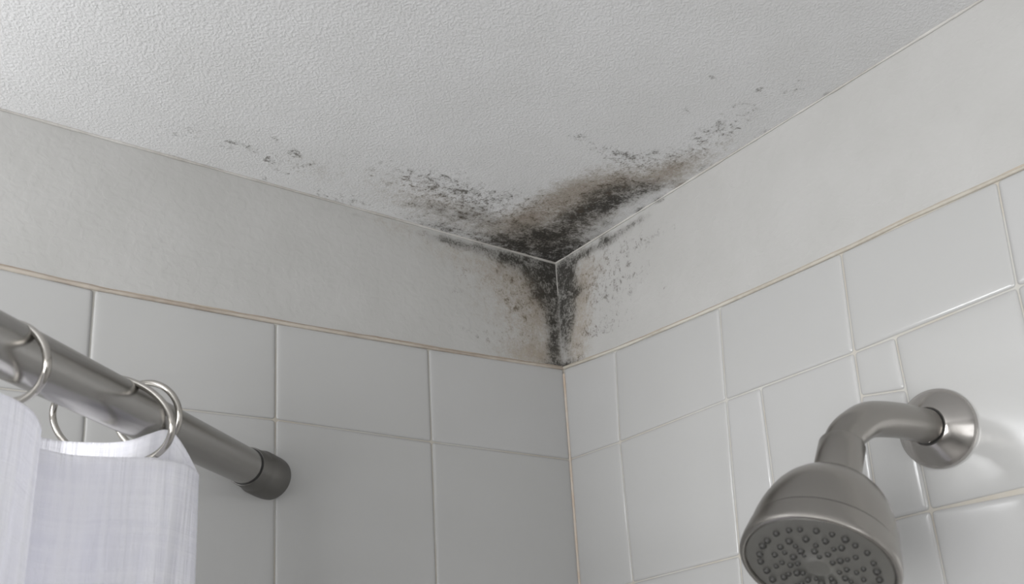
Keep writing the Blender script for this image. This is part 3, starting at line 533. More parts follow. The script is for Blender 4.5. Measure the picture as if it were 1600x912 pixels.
 [[2.1805,-0.9604],[2.3345,-0.9604],[2.3345,-1.1088],[2.1805,-1.1088]],[[2.1805,-1.1088],[2.3345,-1.1088],[2.3345,-1.2572],[2.1805,-1.2572]],[[2.1805,-1.2572],[2.3345,-1.2572],[2.3345,-1.4056],[2.1805,-1.4056]],[[2.1805,-1.4056],[2.3345,-1.4056],[2.3345,-1.554],[2.1805,-1.554]],
 [[2.1805,-1.554],[2.3345,-1.554],[2.3345,-1.7024],[2.1805,-1.7024]],[[2.1805,-1.7024],[2.3345,-1.7024],[2.3345,-1.8508],[2.1805,-1.8508]],[[2.1805,-1.8508],[2.3345,-1.8508],[2.3345,-1.9992],[2.1805,-1.9992]],[[2.1805,-1.9992],[2.3345,-1.9992],[2.3345,-2.1476],[2.1805,-2.1476]],
 [[2.1805,-2.1476],[2.3345,-2.1476],[2.3345,-2.296],[2.1805,-2.296]],[[2.1805,-2.296],[2.3345,-2.296],[2.3345,-2.4444],[2.1805,-2.4444]],[[2.1805,-2.4444],[2.3345,-2.4444],[2.3345,-2.5928],[2.1805,-2.5928]],[[2.3345,-0.1319],[2.4885,-0.1319],[2.4885,-0.2332],[2.3345,-0.2332]],
 [[2.3345,-0.2332],[2.4885,-0.2332],[2.4885,-0.3836],[2.3345,-0.3836]],[[2.3345,-0.3836],[2.4885,-0.3836],[2.4885,-0.5152],[2.3345,-0.5152]],[[2.3345,-0.5152],[2.4885,-0.5152],[2.4885,-0.6636],[2.3345,-0.6636]],[[2.3345,-0.6636],[2.4885,-0.6636],[2.4885,-0.812],[2.3345,-0.812]],
 [[2.3345,-0.812],[2.4885,-0.812],[2.4885,-0.9604],[2.3345,-0.9604]],[[2.3345,-0.9604],[2.4885,-0.9604],[2.4885,-1.1088],[2.3345,-1.1088]],[[2.3345,-1.1088],[2.4885,-1.1088],[2.4885,-1.2572],[2.3345,-1.2572]],[[2.3345,-1.2572],[2.4885,-1.2572],[2.4885,-1.4056],[2.3345,-1.4056]],
 [[2.3345,-1.4056],[2.4885,-1.4056],[2.4885,-1.554],[2.3345,-1.554]],[[2.3345,-1.554],[2.4885,-1.554],[2.4885,-1.7024],[2.3345,-1.7024]],[[2.3345,-1.7024],[2.4885,-1.7024],[2.4885,-1.8508],[2.3345,-1.8508]],[[2.3345,-1.8508],[2.4885,-1.8508],[2.4885,-1.9992],[2.3345,-1.9992]],
 [[2.3345,-1.9992],[2.4885,-1.9992],[2.4885,-2.1476],[2.3345,-2.1476]],[[2.3345,-2.1476],[2.4885,-2.1476],[2.4885,-2.296],[2.3345,-2.296]],[[2.3345,-2.296],[2.4885,-2.296],[2.4885,-2.4444],[2.3345,-2.4444]],[[2.3345,-2.4444],[2.4885,-2.4444],[2.4885,-2.5928],[2.3345,-2.5928]],
]         # four corners of each tile: distance from the corner, height below the ceiling
TILES_RIGHT = [
 [[0.0012,-0.1331],[0.0875,-0.1395],[0.0814,-0.2373],[0.0012,-0.2375]],[[0.0875,-0.1395],[0.2335,-0.144],[0.2262,-0.2327],[0.0814,-0.2373]],[[0.2335,-0.144],[0.3663,-0.145],[0.3611,-0.2308],[0.2262,-0.2327]],[[0.3663,-0.145],[0.4969,-0.1445],[0.4919,-0.2253],[0.3611,-0.2308]],
 [[0.4969,-0.1445],[0.6475,-0.145],[0.6475,-0.2253],[0.4919,-0.2253]],[[0.6475,-0.145],[0.8015,-0.145],[0.8015,-0.2253],[0.6475,-0.2253]],[[0.8015,-0.145],[0.9555,-0.145],[0.9555,-0.2253],[0.8015,-0.2253]],[[0.9555,-0.145],[1.1095,-0.145],[1.1095,-0.2253],[0.9555,-0.2253]],
 [[1.1095,-0.145],[1.2635,-0.145],[1.2635,-0.2253],[1.1095,-0.2253]],[[1.2635,-0.145],[1.4175,-0.145],[1.4175,-0.2253],[1.2635,-0.2253]],[[1.4175,-0.145],[1.5715,-0.145],[1.5715,-0.2253],[1.4175,-0.2253]],[[1.5715,-0.145],[1.7255,-0.145],[1.7255,-0.2253],[1.5715,-0.2253]],
 [[1.7255,-0.145],[1.8795,-0.145],[1.8795,-0.2253],[1.7255,-0.2253]],[[1.8795,-0.145],[2.0335,-0.145],[2.0335,-0.2253],[1.8795,-0.2253]],[[2.0335,-0.145],[2.1875,-0.145],[2.1875,-0.2253],[2.0335,-0.2253]],[[0.0012,-0.2375],[0.0815,-0.2373],[0.0815,-0.3784],[0.0012,-0.3835]],
 [[0.0815,-0.2373],[0.2267,-0.2327],[0.2178,-0.3707],[0.0815,-0.3784]],[[0.2267,-0.2327],[0.2662,-0.2324],[0.2632,-0.3688],[0.2178,-0.3707]],[[0.2662,-0.2324],[0.3612,-0.2308],[0.3558,-0.3652],[0.2632,-0.3688]],[[0.3612,-0.2308],[0.3974,-0.2299],[0.3973,-0.2721],[0.3597,-0.2668]],
 [[0.3597,-0.2668],[0.3973,-0.2721],[0.3971,-0.3629],[0.3558,-0.3652]],[[0.3974,-0.2299],[0.4919,-0.2253],[0.4892,-0.359],[0.3971,-0.3627]],[[0.4919,-0.2253],[0.6475,-0.2253],[0.6475,-0.361],[0.4892,-0.361]],[[0.6475,-0.2253],[0.8015,-0.2253],[0.8015,-0.361],[0.6475,-0.361]],
 [[0.8015,-0.2253],[0.9555,-0.2253],[0.9555,-0.361],[0.8015,-0.361]],[[0.9555,-0.2253],[1.1095,-0.2253],[1.1095,-0.361],[0.9555,-0.361]],[[1.1095,-0.2253],[1.2635,-0.2253],[1.2635,-0.361],[1.1095,-0.361]],[[1.2635,-0.2253],[1.4175,-0.2253],[1.4175,-0.361],[1.2635,-0.361]],
 [[1.4175,-0.2253],[1.5715,-0.2253],[1.5715,-0.361],[1.4175,-0.361]],[[1.5715,-0.2253],[1.7255,-0.2253],[1.7255,-0.361],[1.5715,-0.361]],[[1.7255,-0.2253],[1.8795,-0.2253],[1.8795,-0.361],[1.7255,-0.361]],[[1.8795,-0.2253],[2.0335,-0.2253],[2.0335,-0.361],[1.8795,-0.361]],
 [[2.0335,-0.2253],[2.1875,-0.2253],[2.1875,-0.361],[2.0335,-0.361]],[[0.0012,-0.3835],[0.0815,-0.3784],[0.0815,-0.5152],[0.0012,-0.5152]],[[0.0012,-0.5152],[0.0815,-0.5152],[0.0815,-0.6636],[0.0012,-0.6636]],[[0.0012,-0.6636],[0.0815,-0.6636],[0.0815,-0.812],[0.0012,-0.812]],
 [[0.0012,-0.812],[0.0815,-0.812],[0.0815,-0.9604],[0.0012,-0.9604]],[[0.0012,-0.9604],[0.0815,-0.9604],[0.0815,-1.1088],[0.0012,-1.1088]],[[0.0012,-1.1088],[0.0815,-1.1088],[0.0815,-1.2572],[0.0012,-1.2572]],[[0.0012,-1.2572],[0.0815,-1.2572],[0.0815,-1.4056],[0.0012,-1.4056]],
 [[0.0012,-1.4056],[0.0815,-1.4056],[0.0815,-1.554],[0.0012,-1.554]],[[0.0012,-1.554],[0.0815,-1.554],[0.0815,-1.7024],[0.0012,-1.7024]],[[0.0012,-1.7024],[0.0815,-1.7024],[0.0815,-1.8508],[0.0012,-1.8508]],[[0.0012,-1.8508],[0.0815,-1.8508],[0.0815,-1.9992],[0.0012,-1.9992]],
 [[0.0012,-1.9992],[0.0815,-1.9992],[0.0815,-2.1476],[0.0012,-2.1476]],[[0.0012,-2.1476],[0.0815,-2.1476],[0.0815,-2.296],[0.0012,-2.296]],[[0.0012,-2.296],[0.0815,-2.296],[0.0815,-2.4444],[0.0012,-2.4444]],[[0.0012,-2.4444],[0.0815,-2.4444],[0.0815,-2.5928],[0.0012,-2.5928]],
 [[0.0815,-0.3784],[0.2178,-0.3707],[0.2084,-0.5152],[0.0815,-0.5152]],[[0.0815,-0.5152],[0.2184,-0.5152],[0.2184,-0.6636],[0.0815,-0.6636]],[[0.0815,-0.6636],[0.2184,-0.6636],[0.2184,-0.812],[0.0815,-0.812]],[[0.0815,-0.812],[0.2184,-0.812],[0.2184,-0.9604],[0.0815,-0.9604]],
 [[0.0815,-0.9604],[0.2184,-0.9604],[0.2184,-1.1088],[0.0815,-1.1088]],[[0.0815,-1.1088],[0.2184,-1.1088],[0.2184,-1.2572],[0.0815,-1.2572]],[[0.0815,-1.2572],[0.2184,-1.2572],[0.2184,-1.4056],[0.0815,-1.4056]],[[0.0815,-1.4056],[0.2184,-1.4056],[0.2184,-1.554],[0.0815,-1.554]],
 [[0.0815,-1.554],[0.2184,-1.554],[0.2184,-1.7024],[0.0815,-1.7024]],[[0.0815,-1.7024],[0.2184,-1.7024],[0.2184,-1.8508],[0.0815,-1.8508]],[[0.0815,-1.8508],[0.2184,-1.8508],[0.2184,-1.9992],[0.0815,-1.9992]],[[0.0815,-1.9992],[0.2184,-1.9992],[0.2184,-2.1476],[0.0815,-2.1476]],
 [[0.0815,-2.1476],[0.2184,-2.1476],[0.2184,-2.296],[0.0815,-2.296]],[[0.0815,-2.296],[0.2184,-2.296],[0.2184,-2.4444],[0.0815,-2.4444]],[[0.0815,-2.4444],[0.2184,-2.4444],[0.2184,-2.5928],[0.0815,-2.5928]],[[0.2178,-0.3707],[0.356,-0.3652],[0.356,-0.5152],[0.2084,-0.5152]],
 [[0.2184,-0.5152],[0.356,-0.5152],[0.356,-0.6636],[0.2184,-0.6636]],[[0.2184,-0.6636],[0.356,-0.6636],[0.356,-0.812],[0.2184,-0.812]],[[0.2184,-0.812],[0.356,-0.812],[0.356,-0.9604],[0.2184,-0.9604]],[[0.2184,-0.9604],[0.356,-0.9604],[0.356,-1.1088],[0.2184,-1.1088]],
 [[0.2184,-1.1088],[0.356,-1.1088],[0.356,-1.2572],[0.2184,-1.2572]],[[0.2184,-1.2572],[0.356,-1.2572],[0.356,-1.4056],[0.2184,-1.4056]],[[0.2184,-1.4056],[0.356,-1.4056],[0.356,-1.554],[0.2184,-1.554]],[[0.2184,-1.554],[0.356,-1.554],[0.356,-1.7024],[0.2184,-1.7024]],
 [[0.2184,-1.7024],[0.356,-1.7024],[0.356,-1.8508],[0.2184,-1.8508]],[[0.2184,-1.8508],[0.356,-1.8508],[0.356,-1.9992],[0.2184,-1.9992]],[[0.2184,-1.9992],[0.356,-1.9992],[0.356,-2.1476],[0.2184,-2.1476]],[[0.2184,-2.1476],[0.356,-2.1476],[0.356,-2.296],[0.2184,-2.296]],
 [[0.2184,-2.296],[0.356,-2.296],[0.356,-2.4444],[0.2184,-2.4444]],[[0.2184,-2.4444],[0.356,-2.4444],[0.356,-2.5928],[0.2184,-2.5928]],[[0.356,-0.3652],[0.3971,-0.3629],[0.3968,-0.5152],[0.356,-0.5152]],[[0.356,-0.5152],[0.3971,-0.5152],[0.3971,-0.6636],[0.356,-0.6636]],
 [[0.356,-0.6636],[0.3971,-0.6636],[0.3971,-0.812],[0.356,-0.812]],[[0.356,-0.812],[0.3971,-0.812],[0.3971,-0.9604],[0.356,-0.9604]],[[0.356,-0.9604],[0.3971,-0.9604],[0.3971,-1.1088],[0.356,-1.1088]],[[0.356,-1.1088],[0.3971,-1.1088],[0.3971,-1.2572],[0.356,-1.2572]],
 [[0.356,-1.2572],[0.3971,-1.2572],[0.3971,-1.4056],[0.356,-1.4056]],[[0.356,-1.4056],[0.3971,-1.4056],[0.3971,-1.554],[0.356,-1.554]],[[0.356,-1.554],[0.3971,-1.554],[0.3971,-1.7024],[0.356,-1.7024]],[[0.356,-1.7024],[0.3971,-1.7024],[0.3971,-1.8508],[0.356,-1.8508]],
 [[0.356,-1.8508],[0.3971,-1.8508],[0.3971,-1.9992],[0.356,-1.9992]],[[0.356,-1.9992],[0.3971,-1.9992],[0.3971,-2.1476],[0.356,-2.1476]],[[0.356,-2.1476],[0.3971,-2.1476],[0.3971,-2.296],[0.356,-2.296]],[[0.356,-2.296],[0.3971,-2.296],[0.3971,-2.4444],[0.356,-2.4444]],
 [[0.356,-2.4444],[0.3971,-2.4444],[0.3971,-2.5928],[0.356,-2.5928]],[[0.3971,-0.3631],[0.4893,-0.3625],[0.4893,-0.5152],[0.3968,-0.5152]],[[0.3971,-0.5152],[0.4893,-0.5152],[0.4893,-0.6636],[0.3971,-0.6636]],[[0.3971,-0.6636],[0.4893,-0.6636],[0.4893,-0.812],[0.3971,-0.812]],
 [[0.3971,-0.812],[0.4893,-0.812],[0.4893,-0.9604],[0.3971,-0.9604]],[[0.3971,-0.9604],[0.4893,-0.9604],[0.4893,-1.1088],[0.3971,-1.1088]],[[0.3971,-1.1088],[0.4893,-1.1088],[0.4893,-1.2572],[0.3971,-1.2572]],[[0.3971,-1.2572],[0.4893,-1.2572],[0.4893,-1.4056],[0.3971,-1.4056]],
 [[0.3971,-1.4056],[0.4893,-1.4056],[0.4893,-1.554],[0.3971,-1.554]],[[0.3971,-1.554],[0.4893,-1.554],[0.4893,-1.7024],[0.3971,-1.7024]],[[0.3971,-1.7024],[0.4893,-1.7024],[0.4893,-1.8508],[0.3971,-1.8508]],[[0.3971,-1.8508],[0.4893,-1.8508],[0.4893,-1.9992],[0.3971,-1.9992]],
 [[0.3971,-1.9992],[0.4893,-1.9992],[0.4893,-2.1476],[0.3971,-2.1476]],[[0.3971,-2.1476],[0.4893,-2.1476],[0.4893,-2.296],[0.3971,-2.296]],[[0.3971,-2.296],[0.4893,-2.296],[0.4893,-2.4444],[0.3971,-2.4444]],[[0.3971,-2.4444],[0.4893,-2.4444],[0.4893,-2.5928],[0.3971,-2.5928]],
 [[0.4893,-0.361],[0.6475,-0.361],[0.6475,-0.5152],[0.4893,-0.5152]],[[0.4893,-0.5152],[0.6475,-0.5152],[0.6475,-0.6636],[0.4893,-0.6636]],[[0.4893,-0.6636],[0.6475,-0.6636],[0.6475,-0.812],[0.4893,-0.812]],[[0.4893,-0.812],[0.6475,-0.812],[0.6475,-0.9604],[0.4893,-0.9604]],
 [[0.4893,-0.9604],[0.6475,-0.9604],[0.6475,-1.1088],[0.4893,-1.1088]],[[0.4893,-1.1088],[0.6475,-1.1088],[0.6475,-1.2572],[0.4893,-1.2572]],[[0.4893,-1.2572],[0.6475,-1.2572],[0.6475,-1.4056],[0.4893,-1.4056]],[[0.4893,-1.4056],[0.6475,-1.4056],[0.6475,-1.554],[0.4893,-1.554]],
 [[0.4893,-1.554],[0.6475,-1.554],[0.6475,-1.7024],[0.4893,-1.7024]],[[0.4893,-1.7024],[0.6475,-1.7024],[0.6475,-1.8508],[0.4893,-1.8508]],[[0.4893,-1.8508],[0.6475,-1.8508],[0.6475,-1.9992],[0.4893,-1.9992]],[[0.4893,-1.9992],[0.6475,-1.9992],[0.6475,-2.1476],[0.4893,-2.1476]],
 [[0.4893,-2.1476],[0.6475,-2.1476],[0.6475,-2.296],[0.4893,-2.296]],[[0.4893,-2.296],[0.6475,-2.296],[0.6475,-2.4444],[0.4893,-2.4444]],[[0.4893,-2.4444],[0.6475,-2.4444],[0.6475,-2.5928],[0.4893,-2.5928]],[[0.6475,-0.361],[0.8015,-0.361],[0.8015,-0.5152],[0.6475,-0.5152]],
 [[0.6475,-0.5152],[0.8015,-0.5152],[0.8015,-0.6636],[0.6475,-0.6636]],[[0.6475,-0.6636],[0.8015,-0.6636],[0.8015,-0.812],[0.6475,-0.812]],[[0.6475,-0.812],[0.8015,-0.812],[0.8015,-0.9604],[0.6475,-0.9604]],[[0.6475,-0.9604],[0.8015,-0.9604],[0.8015,-1.1088],[0.6475,-1.1088]],
 [[0.6475,-1.1088],[0.8015,-1.1088],[0.8015,-1.2572],[0.6475,-1.2572]],[[0.6475,-1.2572],[0.8015,-1.2572],[0.8015,-1.4056],[0.6475,-1.4056]],[[0.6475,-1.4056],[0.8015,-1.4056],[0.8015,-1.554],[0.6475,-1.554]],[[0.6475,-1.554],[0.8015,-1.554],[0.8015,-1.7024],[0.6475,-1.7024]],
 [[0.6475,-1.7024],[0.8015,-1.7024],[0.8015,-1.8508],[0.6475,-1.8508]],[[0.6475,-1.8508],[0.8015,-1.8508],[0.8015,-1.9992],[0.6475,-1.9992]],[[0.6475,-1.9992],[0.8015,-1.9992],[0.8015,-2.1476],[0.6475,-2.1476]],[[0.6475,-2.1476],[0.8015,-2.1476],[0.8015,-2.296],[0.6475,-2.296]],
 [[0.6475,-2.296],[0.8015,-2.296],[0.8015,-2.4444],[0.6475,-2.4444]],[[0.6475,-2.4444],[0.8015,-2.4444],[0.8015,-2.5928],[0.6475,-2.5928]],[[0.8015,-0.361],[0.9555,-0.361],[0.9555,-0.5152],[0.8015,-0.5152]],[[0.8015,-0.5152],[0.9555,-0.5152],[0.9555,-0.6636],[0.8015,-0.6636]],
 [[0.8015,-0.6636],[0.9555,-0.6636],[0.9555,-0.812],[0.8015,-0.812]],[[0.8015,-0.812],[0.9555,-0.812],[0.9555,-0.9604],[0.8015,-0.9604]],[[0.8015,-0.9604],[0.9555,-0.9604],[0.9555,-1.1088],[0.8015,-1.1088]],[[0.8015,-1.1088],[0.9555,-1.1088],[0.9555,-1.2572],[0.8015,-1.2572]],
 [[0.8015,-1.2572],[0.9555,-1.2572],[0.9555,-1.4056],[0.8015,-1.4056]],[[0.8015,-1.4056],[0.9555,-1.4056],[0.9555,-1.554],[0.8015,-1.554]],[[0.8015,-1.554],[0.9555,-1.554],[0.9555,-1.7024],[0.8015,-1.7024]],[[0.8015,-1.7024],[0.9555,-1.7024],[0.9555,-1.8508],[0.8015,-1.8508]],
 [[0.8015,-1.8508],[0.9555,-1.8508],[0.9555,-1.9992],[0.8015,-1.9992]],[[0.8015,-1.9992],[0.9555,-1.9992],[0.9555,-2.1476],[0.8015,-2.1476]],[[0.8015,-2.1476],[0.9555,-2.1476],[0.9555,-2.296],[0.8015,-2.296]],[[0.8015,-2.296],[0.9555,-2.296],[0.9555,-2.4444],[0.8015,-2.4444]],
 [[0.8015,-2.4444],[0.9555,-2.4444],[0.9555,-2.5928],[0.8015,-2.5928]],[[0.9555,-0.361],[1.1095,-0.361],[1.1095,-0.5152],[0.9555,-0.5152]],[[0.9555,-0.5152],[1.1095,-0.5152],[1.1095,-0.6636],[0.9555,-0.6636]],[[0.9555,-0.6636],[1.1095,-0.6636],[1.1095,-0.812],[0.9555,-0.812]],
 [[0.9555,-0.812],[1.1095,-0.812],[1.1095,-0.9604],[0.9555,-0.9604]],[[0.9555,-0.9604],[1.1095,-0.9604],[1.1095,-1.1088],[0.9555,-1.1088]],[[0.9555,-1.1088],[1.1095,-1.1088],[1.1095,-1.2572],[0.9555,-1.2572]],[[0.9555,-1.2572],[1.1095,-1.2572],[1.1095,-1.4056],[0.9555,-1.4056]],
 [[0.9555,-1.4056],[1.1095,-1.4056],[1.1095,-1.554],[0.9555,-1.554]],[[0.9555,-1.554],[1.1095,-1.554],[1.1095,-1.7024],[0.9555,-1.7024]],[[0.9555,-1.7024],[1.1095,-1.7024],[1.1095,-1.8508],[0.9555,-1.8508]],[[0.9555,-1.8508],[1.1095,-1.8508],[1.1095,-1.9992],[0.9555,-1.9992]],
 [[0.9555,-1.9992],[1.1095,-1.9992],[1.1095,-2.1476],[0.9555,-2.1476]],[[0.9555,-2.1476],[1.1095,-2.1476],[1.1095,-2.296],[0.9555,-2.296]],[[0.9555,-2.296],[1.1095,-2.296],[1.1095,-2.4444],[0.9555,-2.4444]],[[0.9555,-2.4444],[1.1095,-2.4444],[1.1095,-2.5928],[0.9555,-2.5928]],
 [[1.1095,-0.361],[1.2635,-0.361],[1.2635,-0.5152],[1.1095,-0.5152]],[[1.1095,-0.5152],[1.2635,-0.5152],[1.2635,-0.6636],[1.1095,-0.6636]],[[1.1095,-0.6636],[1.2635,-0.6636],[1.2635,-0.812],[1.1095,-0.812]],[[1.1095,-0.812],[1.2635,-0.812],[1.2635,-0.9604],[1.1095,-0.9604]],
 [[1.1095,-0.9604],[1.2635,-0.9604],[1.2635,-1.1088],[1.1095,-1.1088]],[[1.1095,-1.1088],[1.2635,-1.1088],[1.2635,-1.2572],[1.1095,-1.2572]],[[1.1095,-1.2572],[1.2635,-1.2572],[1.2635,-1.4056],[1.1095,-1.4056]],[[1.1095,-1.4056],[1.2635,-1.4056],[1.2635,-1.554],[1.1095,-1.554]],
 [[1.1095,-1.554],[1.2635,-1.554],[1.2635,-1.7024],[1.1095,-1.7024]],[[1.1095,-1.7024],[1.2635,-1.7024],[1.2635,-1.8508],[1.1095,-1.8508]],[[1.1095,-1.8508],[1.2635,-1.8508],[1.2635,-1.9992],[1.1095,-1.9992]],[[1.1095,-1.9992],[1.2635,-1.9992],[1.2635,-2.1476],[1.1095,-2.1476]],
 [[1.1095,-2.1476],[1.2635,-2.1476],[1.2635,-2.296],[1.1095,-2.296]],[[1.1095,-2.296],[1.2635,-2.296],[1.2635,-2.4444],[1.1095,-2.4444]],[[1.1095,-2.4444],[1.2635,-2.4444],[1.2635,-2.5928],[1.1095,-2.5928]],[[1.2635,-0.361],[1.4175,-0.361],[1.4175,-0.5152],[1.2635,-0.5152]],
 [[1.2635,-0.5152],[1.4175,-0.5152],[1.4175,-0.6636],[1.2635,-0.6636]],[[1.2635,-0.6636],[1.4175,-0.6636],[1.4175,-0.812],[1.2635,-0.812]],[[1.2635,-0.812],[1.4175,-0.812],[1.4175,-0.9604],[1.2635,-0.9604]],[[1.2635,-0.9604],[1.4175,-0.9604],[1.4175,-1.1088],[1.2635,-1.1088]],
 [[1.2635,-1.1088],[1.4175,-1.1088],[1.4175,-1.2572],[1.2635,-1.2572]],[[1.2635,-1.2572],[1.4175,-1.2572],[1.4175,-1.4056],[1.2635,-1.4056]],[[1.2635,-1.4056],[1.4175,-1.4056],[1.4175,-1.554],[1.2635,-1.554]],[[1.2635,-1.554],[1.4175,-1.554],[1.4175,-1.7024],[1.2635,-1.7024]],
 [[1.2635,-1.7024],[1.4175,-1.7024],[1.4175,-1.8508],[1.2635,-1.8508]],[[1.2635,-1.8508],[1.4175,-1.8508],[1.4175,-1.9992],[1.2635,-1.9992]],[[1.2635,-1.9992],[1.4175,-1.9992],[1.4175,-2.1476],[1.2635,-2.1476]],[[1.2635,-2.1476],[1.4175,-2.1476],[1.4175,-2.296],[1.2635,-2.296]],
 [[1.2635,-2.296],[1.4175,-2.296],[1.4175,-2.4444],[1.2635,-2.4444]],[[1.2635,-2.4444],[1.4175,-2.4444],[1.4175,-2.5928],[1.2635,-2.5928]],[[1.4175,-0.361],[1.5715,-0.361],[1.5715,-0.5152],[1.4175,-0.5152]],[[1.4175,-0.5152],[1.5715,-0.5152],[1.5715,-0.6636],[1.4175,-0.6636]],
 [[1.4175,-0.6636],[1.5715,-0.6636],[1.5715,-0.812],[1.4175,-0.812]],[[1.4175,-0.812],[1.5715,-0.812],[1.5715,-0.9604],[1.4175,-0.9604]],[[1.4175,-0.9604],[1.5715,-0.9604],[1.5715,-1.1088],[1.4175,-1.1088]],[[1.4175,-1.1088],[1.5715,-1.1088],[1.5715,-1.2572],[1.4175,-1.2572]],
 [[1.4175,-1.2572],[1.5715,-1.2572],[1.5715,-1.4056],[1.4175,-1.4056]],[[1.4175,-1.4056],[1.5715,-1.4056],[1.5715,-1.554],[1.4175,-1.554]],[[1.4175,-1.554],[1.5715,-1.554],[1.5715,-1.7024],[1.4175,-1.7024]],[[1.4175,-1.7024],[1.5715,-1.7024],[1.5715,-1.8508],[1.4175,-1.8508]],
 [[1.4175,-1.8508],[1.5715,-1.8508],[1.5715,-1.9992],[1.4175,-1.9992]],[[1.4175,-1.9992],[1.5715,-1.9992],[1.5715,-2.1476],[1.4175,-2.1476]],[[1.4175,-2.1476],[1.5715,-2.1476],[1.5715,-2.296],[1.4175,-2.296]],[[1.4175,-2.296],[1.5715,-2.296],[1.5715,-2.4444],[1.4175,-2.4444]],
 [[1.4175,-2.4444],[1.5715,-2.4444],[1.5715,-2.5928],[1.4175,-2.5928]],[[1.5715,-0.361],[1.7255,-0.361],[1.7255,-0.5152],[1.5715,-0.5152]],[[1.5715,-0.5152],[1.7255,-0.5152],[1.7255,-0.6636],[1.5715,-0.6636]],[[1.5715,-0.6636],[1.7255,-0.6636],[1.7255,-0.812],[1.5715,-0.812]],
 [[1.5715,-0.812],[1.7255,-0.812],[1.7255,-0.9604],[1.5715,-0.9604]],[[1.5715,-0.9604],[1.7255,-0.9604],[1.7255,-1.1088],[1.5715,-1.1088]],[[1.5715,-1.1088],[1.7255,-1.1088],[1.7255,-1.2572],[1.5715,-1.2572]],[[1.5715,-1.2572],[1.7255,-1.2572],[1.7255,-1.4056],[1.5715,-1.4056]],
 [[1.5715,-1.4056],[1.7255,-1.4056],[1.7255,-1.554],[1.5715,-1.554]],[[1.5715,-1.554],[1.7255,-1.554],[1.7255,-1.7024],[1.5715,-1.7024]],[[1.5715,-1.7024],[1.7255,-1.7024],[1.7255,-1.8508],[1.5715,-1.8508]],[[1.5715,-1.8508],[1.7255,-1.8508],[1.7255,-1.9992],[1.5715,-1.9992]],
 [[1.5715,-1.9992],[1.7255,-1.9992],[1.7255,-2.1476],[1.5715,-2.1476]],[[1.5715,-2.1476],[1.7255,-2.1476],[1.7255,-2.296],[1.5715,-2.296]],[[1.5715,-2.296],[1.7255,-2.296],[1.7255,-2.4444],[1.5715,-2.4444]],[[1.5715,-2.4444],[1.7255,-2.4444],[1.7255,-2.5928],[1.5715,-2.5928]],
 [[1.7255,-0.361],[1.8795,-0.361],[1.8795,-0.5152],[1.7255,-0.5152]],[[1.7255,-0.5152],[1.8795,-0.5152],[1.8795,-0.6636],[1.7255,-0.6636]],[[1.7255,-0.6636],[1.8795,-0.6636],[1.8795,-0.812],[1.7255,-0.812]],[[1.7255,-0.812],[1.8795,-0.812],[1.8795,-0.9604],[1.7255,-0.9604]],
 [[1.7255,-0.9604],[1.8795,-0.9604],[1.8795,-1.1088],[1.7255,-1.1088]],[[1.7255,-1.1088],[1.8795,-1.1088],[1.8795,-1.2572],[1.7255,-1.2572]],[[1.7255,-1.2572],[1.8795,-1.2572],[1.8795,-1.4056],[1.7255,-1.4056]],[[1.7255,-1.4056],[1.8795,-1.4056],[1.8795,-1.554],[1.7255,-1.554]],
 [[1.7255,-1.554],[1.8795,-1.554],[1.8795,-1.7024],[1.7255,-1.7024]],[[1.7255,-1.7024],[1.8795,-1.7024],[1.8795,-1.8508],[1.7255,-1.8508]],[[1.7255,-1.8508],[1.8795,-1.8508],[1.8795,-1.9992],[1.7255,-1.9992]],[[1.7255,-1.9992],[1.8795,-1.9992],[1.8795,-2.1476],[1.7255,-2.1476]],
 [[1.7255,-2.1476],[1.8795,-2.1476],[1.8795,-2.296],[1.7255,-2.296]],[[1.7255,-2.296],[1.8795,-2.296],[1.8795,-2.4444],[1.7255,-2.4444]],[[1.7255,-2.4444],[1.8795,-2.4444],[1.8795,-2.5928],[1.7255,-2.5928]],[[1.8795,-0.361],[2.0335,-0.361],[2.0335,-0.5152],[1.8795,-0.5152]],
 [[1.8795,-0.5152],[2.0335,-0.5152],[2.0335,-0.6636],[1.8795,-0.6636]],[[1.8795,-0.6636],[2.0335,-0.6636],[2.0335,-0.812],[1.8795,-0.812]],[[1.8795,-0.812],[2.0335,-0.812],[2.0335,-0.9604],[1.8795,-0.9604]],[[1.8795,-0.9604],[2.0335,-0.9604],[2.0335,-1.1088],[1.8795,-1.1088]],
 [[1.8795,-1.1088],[2.0335,-1.1088],[2.0335,-1.2572],[1.8795,-1.2572]],[[1.8795,-1.2572],[2.0335,-1.2572],[2.0335,-1.4056],[1.8795,-1.4056]],[[1.8795,-1.4056],[2.0335,-1.4056],[2.0335,-1.554],[1.8795,-1.554]],[[1.8795,-1.554],[2.0335,-1.554],[2.0335,-1.7024],[1.8795,-1.7024]],
 [[1.8795,-1.7024],[2.0335,-1.7024],[2.0335,-1.8508],[1.8795,-1.8508]],[[1.8795,-1.8508],[2.0335,-1.8508],[2.0335,-1.9992],[1.8795,-1.9992]],[[1.8795,-1.9992],[2.0335,-1.9992],[2.0335,-2.1476],[1.8795,-2.1476]],[[1.8795,-2.1476],[2.0335,-2.1476],[2.0335,-2.296],[1.8795,-2.296]],
 [[1.8795,-2.296],[2.0335,-2.296],[2.0335,-2.4444],[1.8795,-2.4444]],[[1.8795,-2.4444],[2.0335,-2.4444],[2.0335,-2.5928],[1.8795,-2.5928]],[[2.0335,-0.361],[2.1875,-0.361],[2.1875,-0.5152],[2.0335,-0.5152]],[[2.0335,-0.5152],[2.1875,-0.5152],[2.1875,-0.6636],[2.0335,-0.6636]],
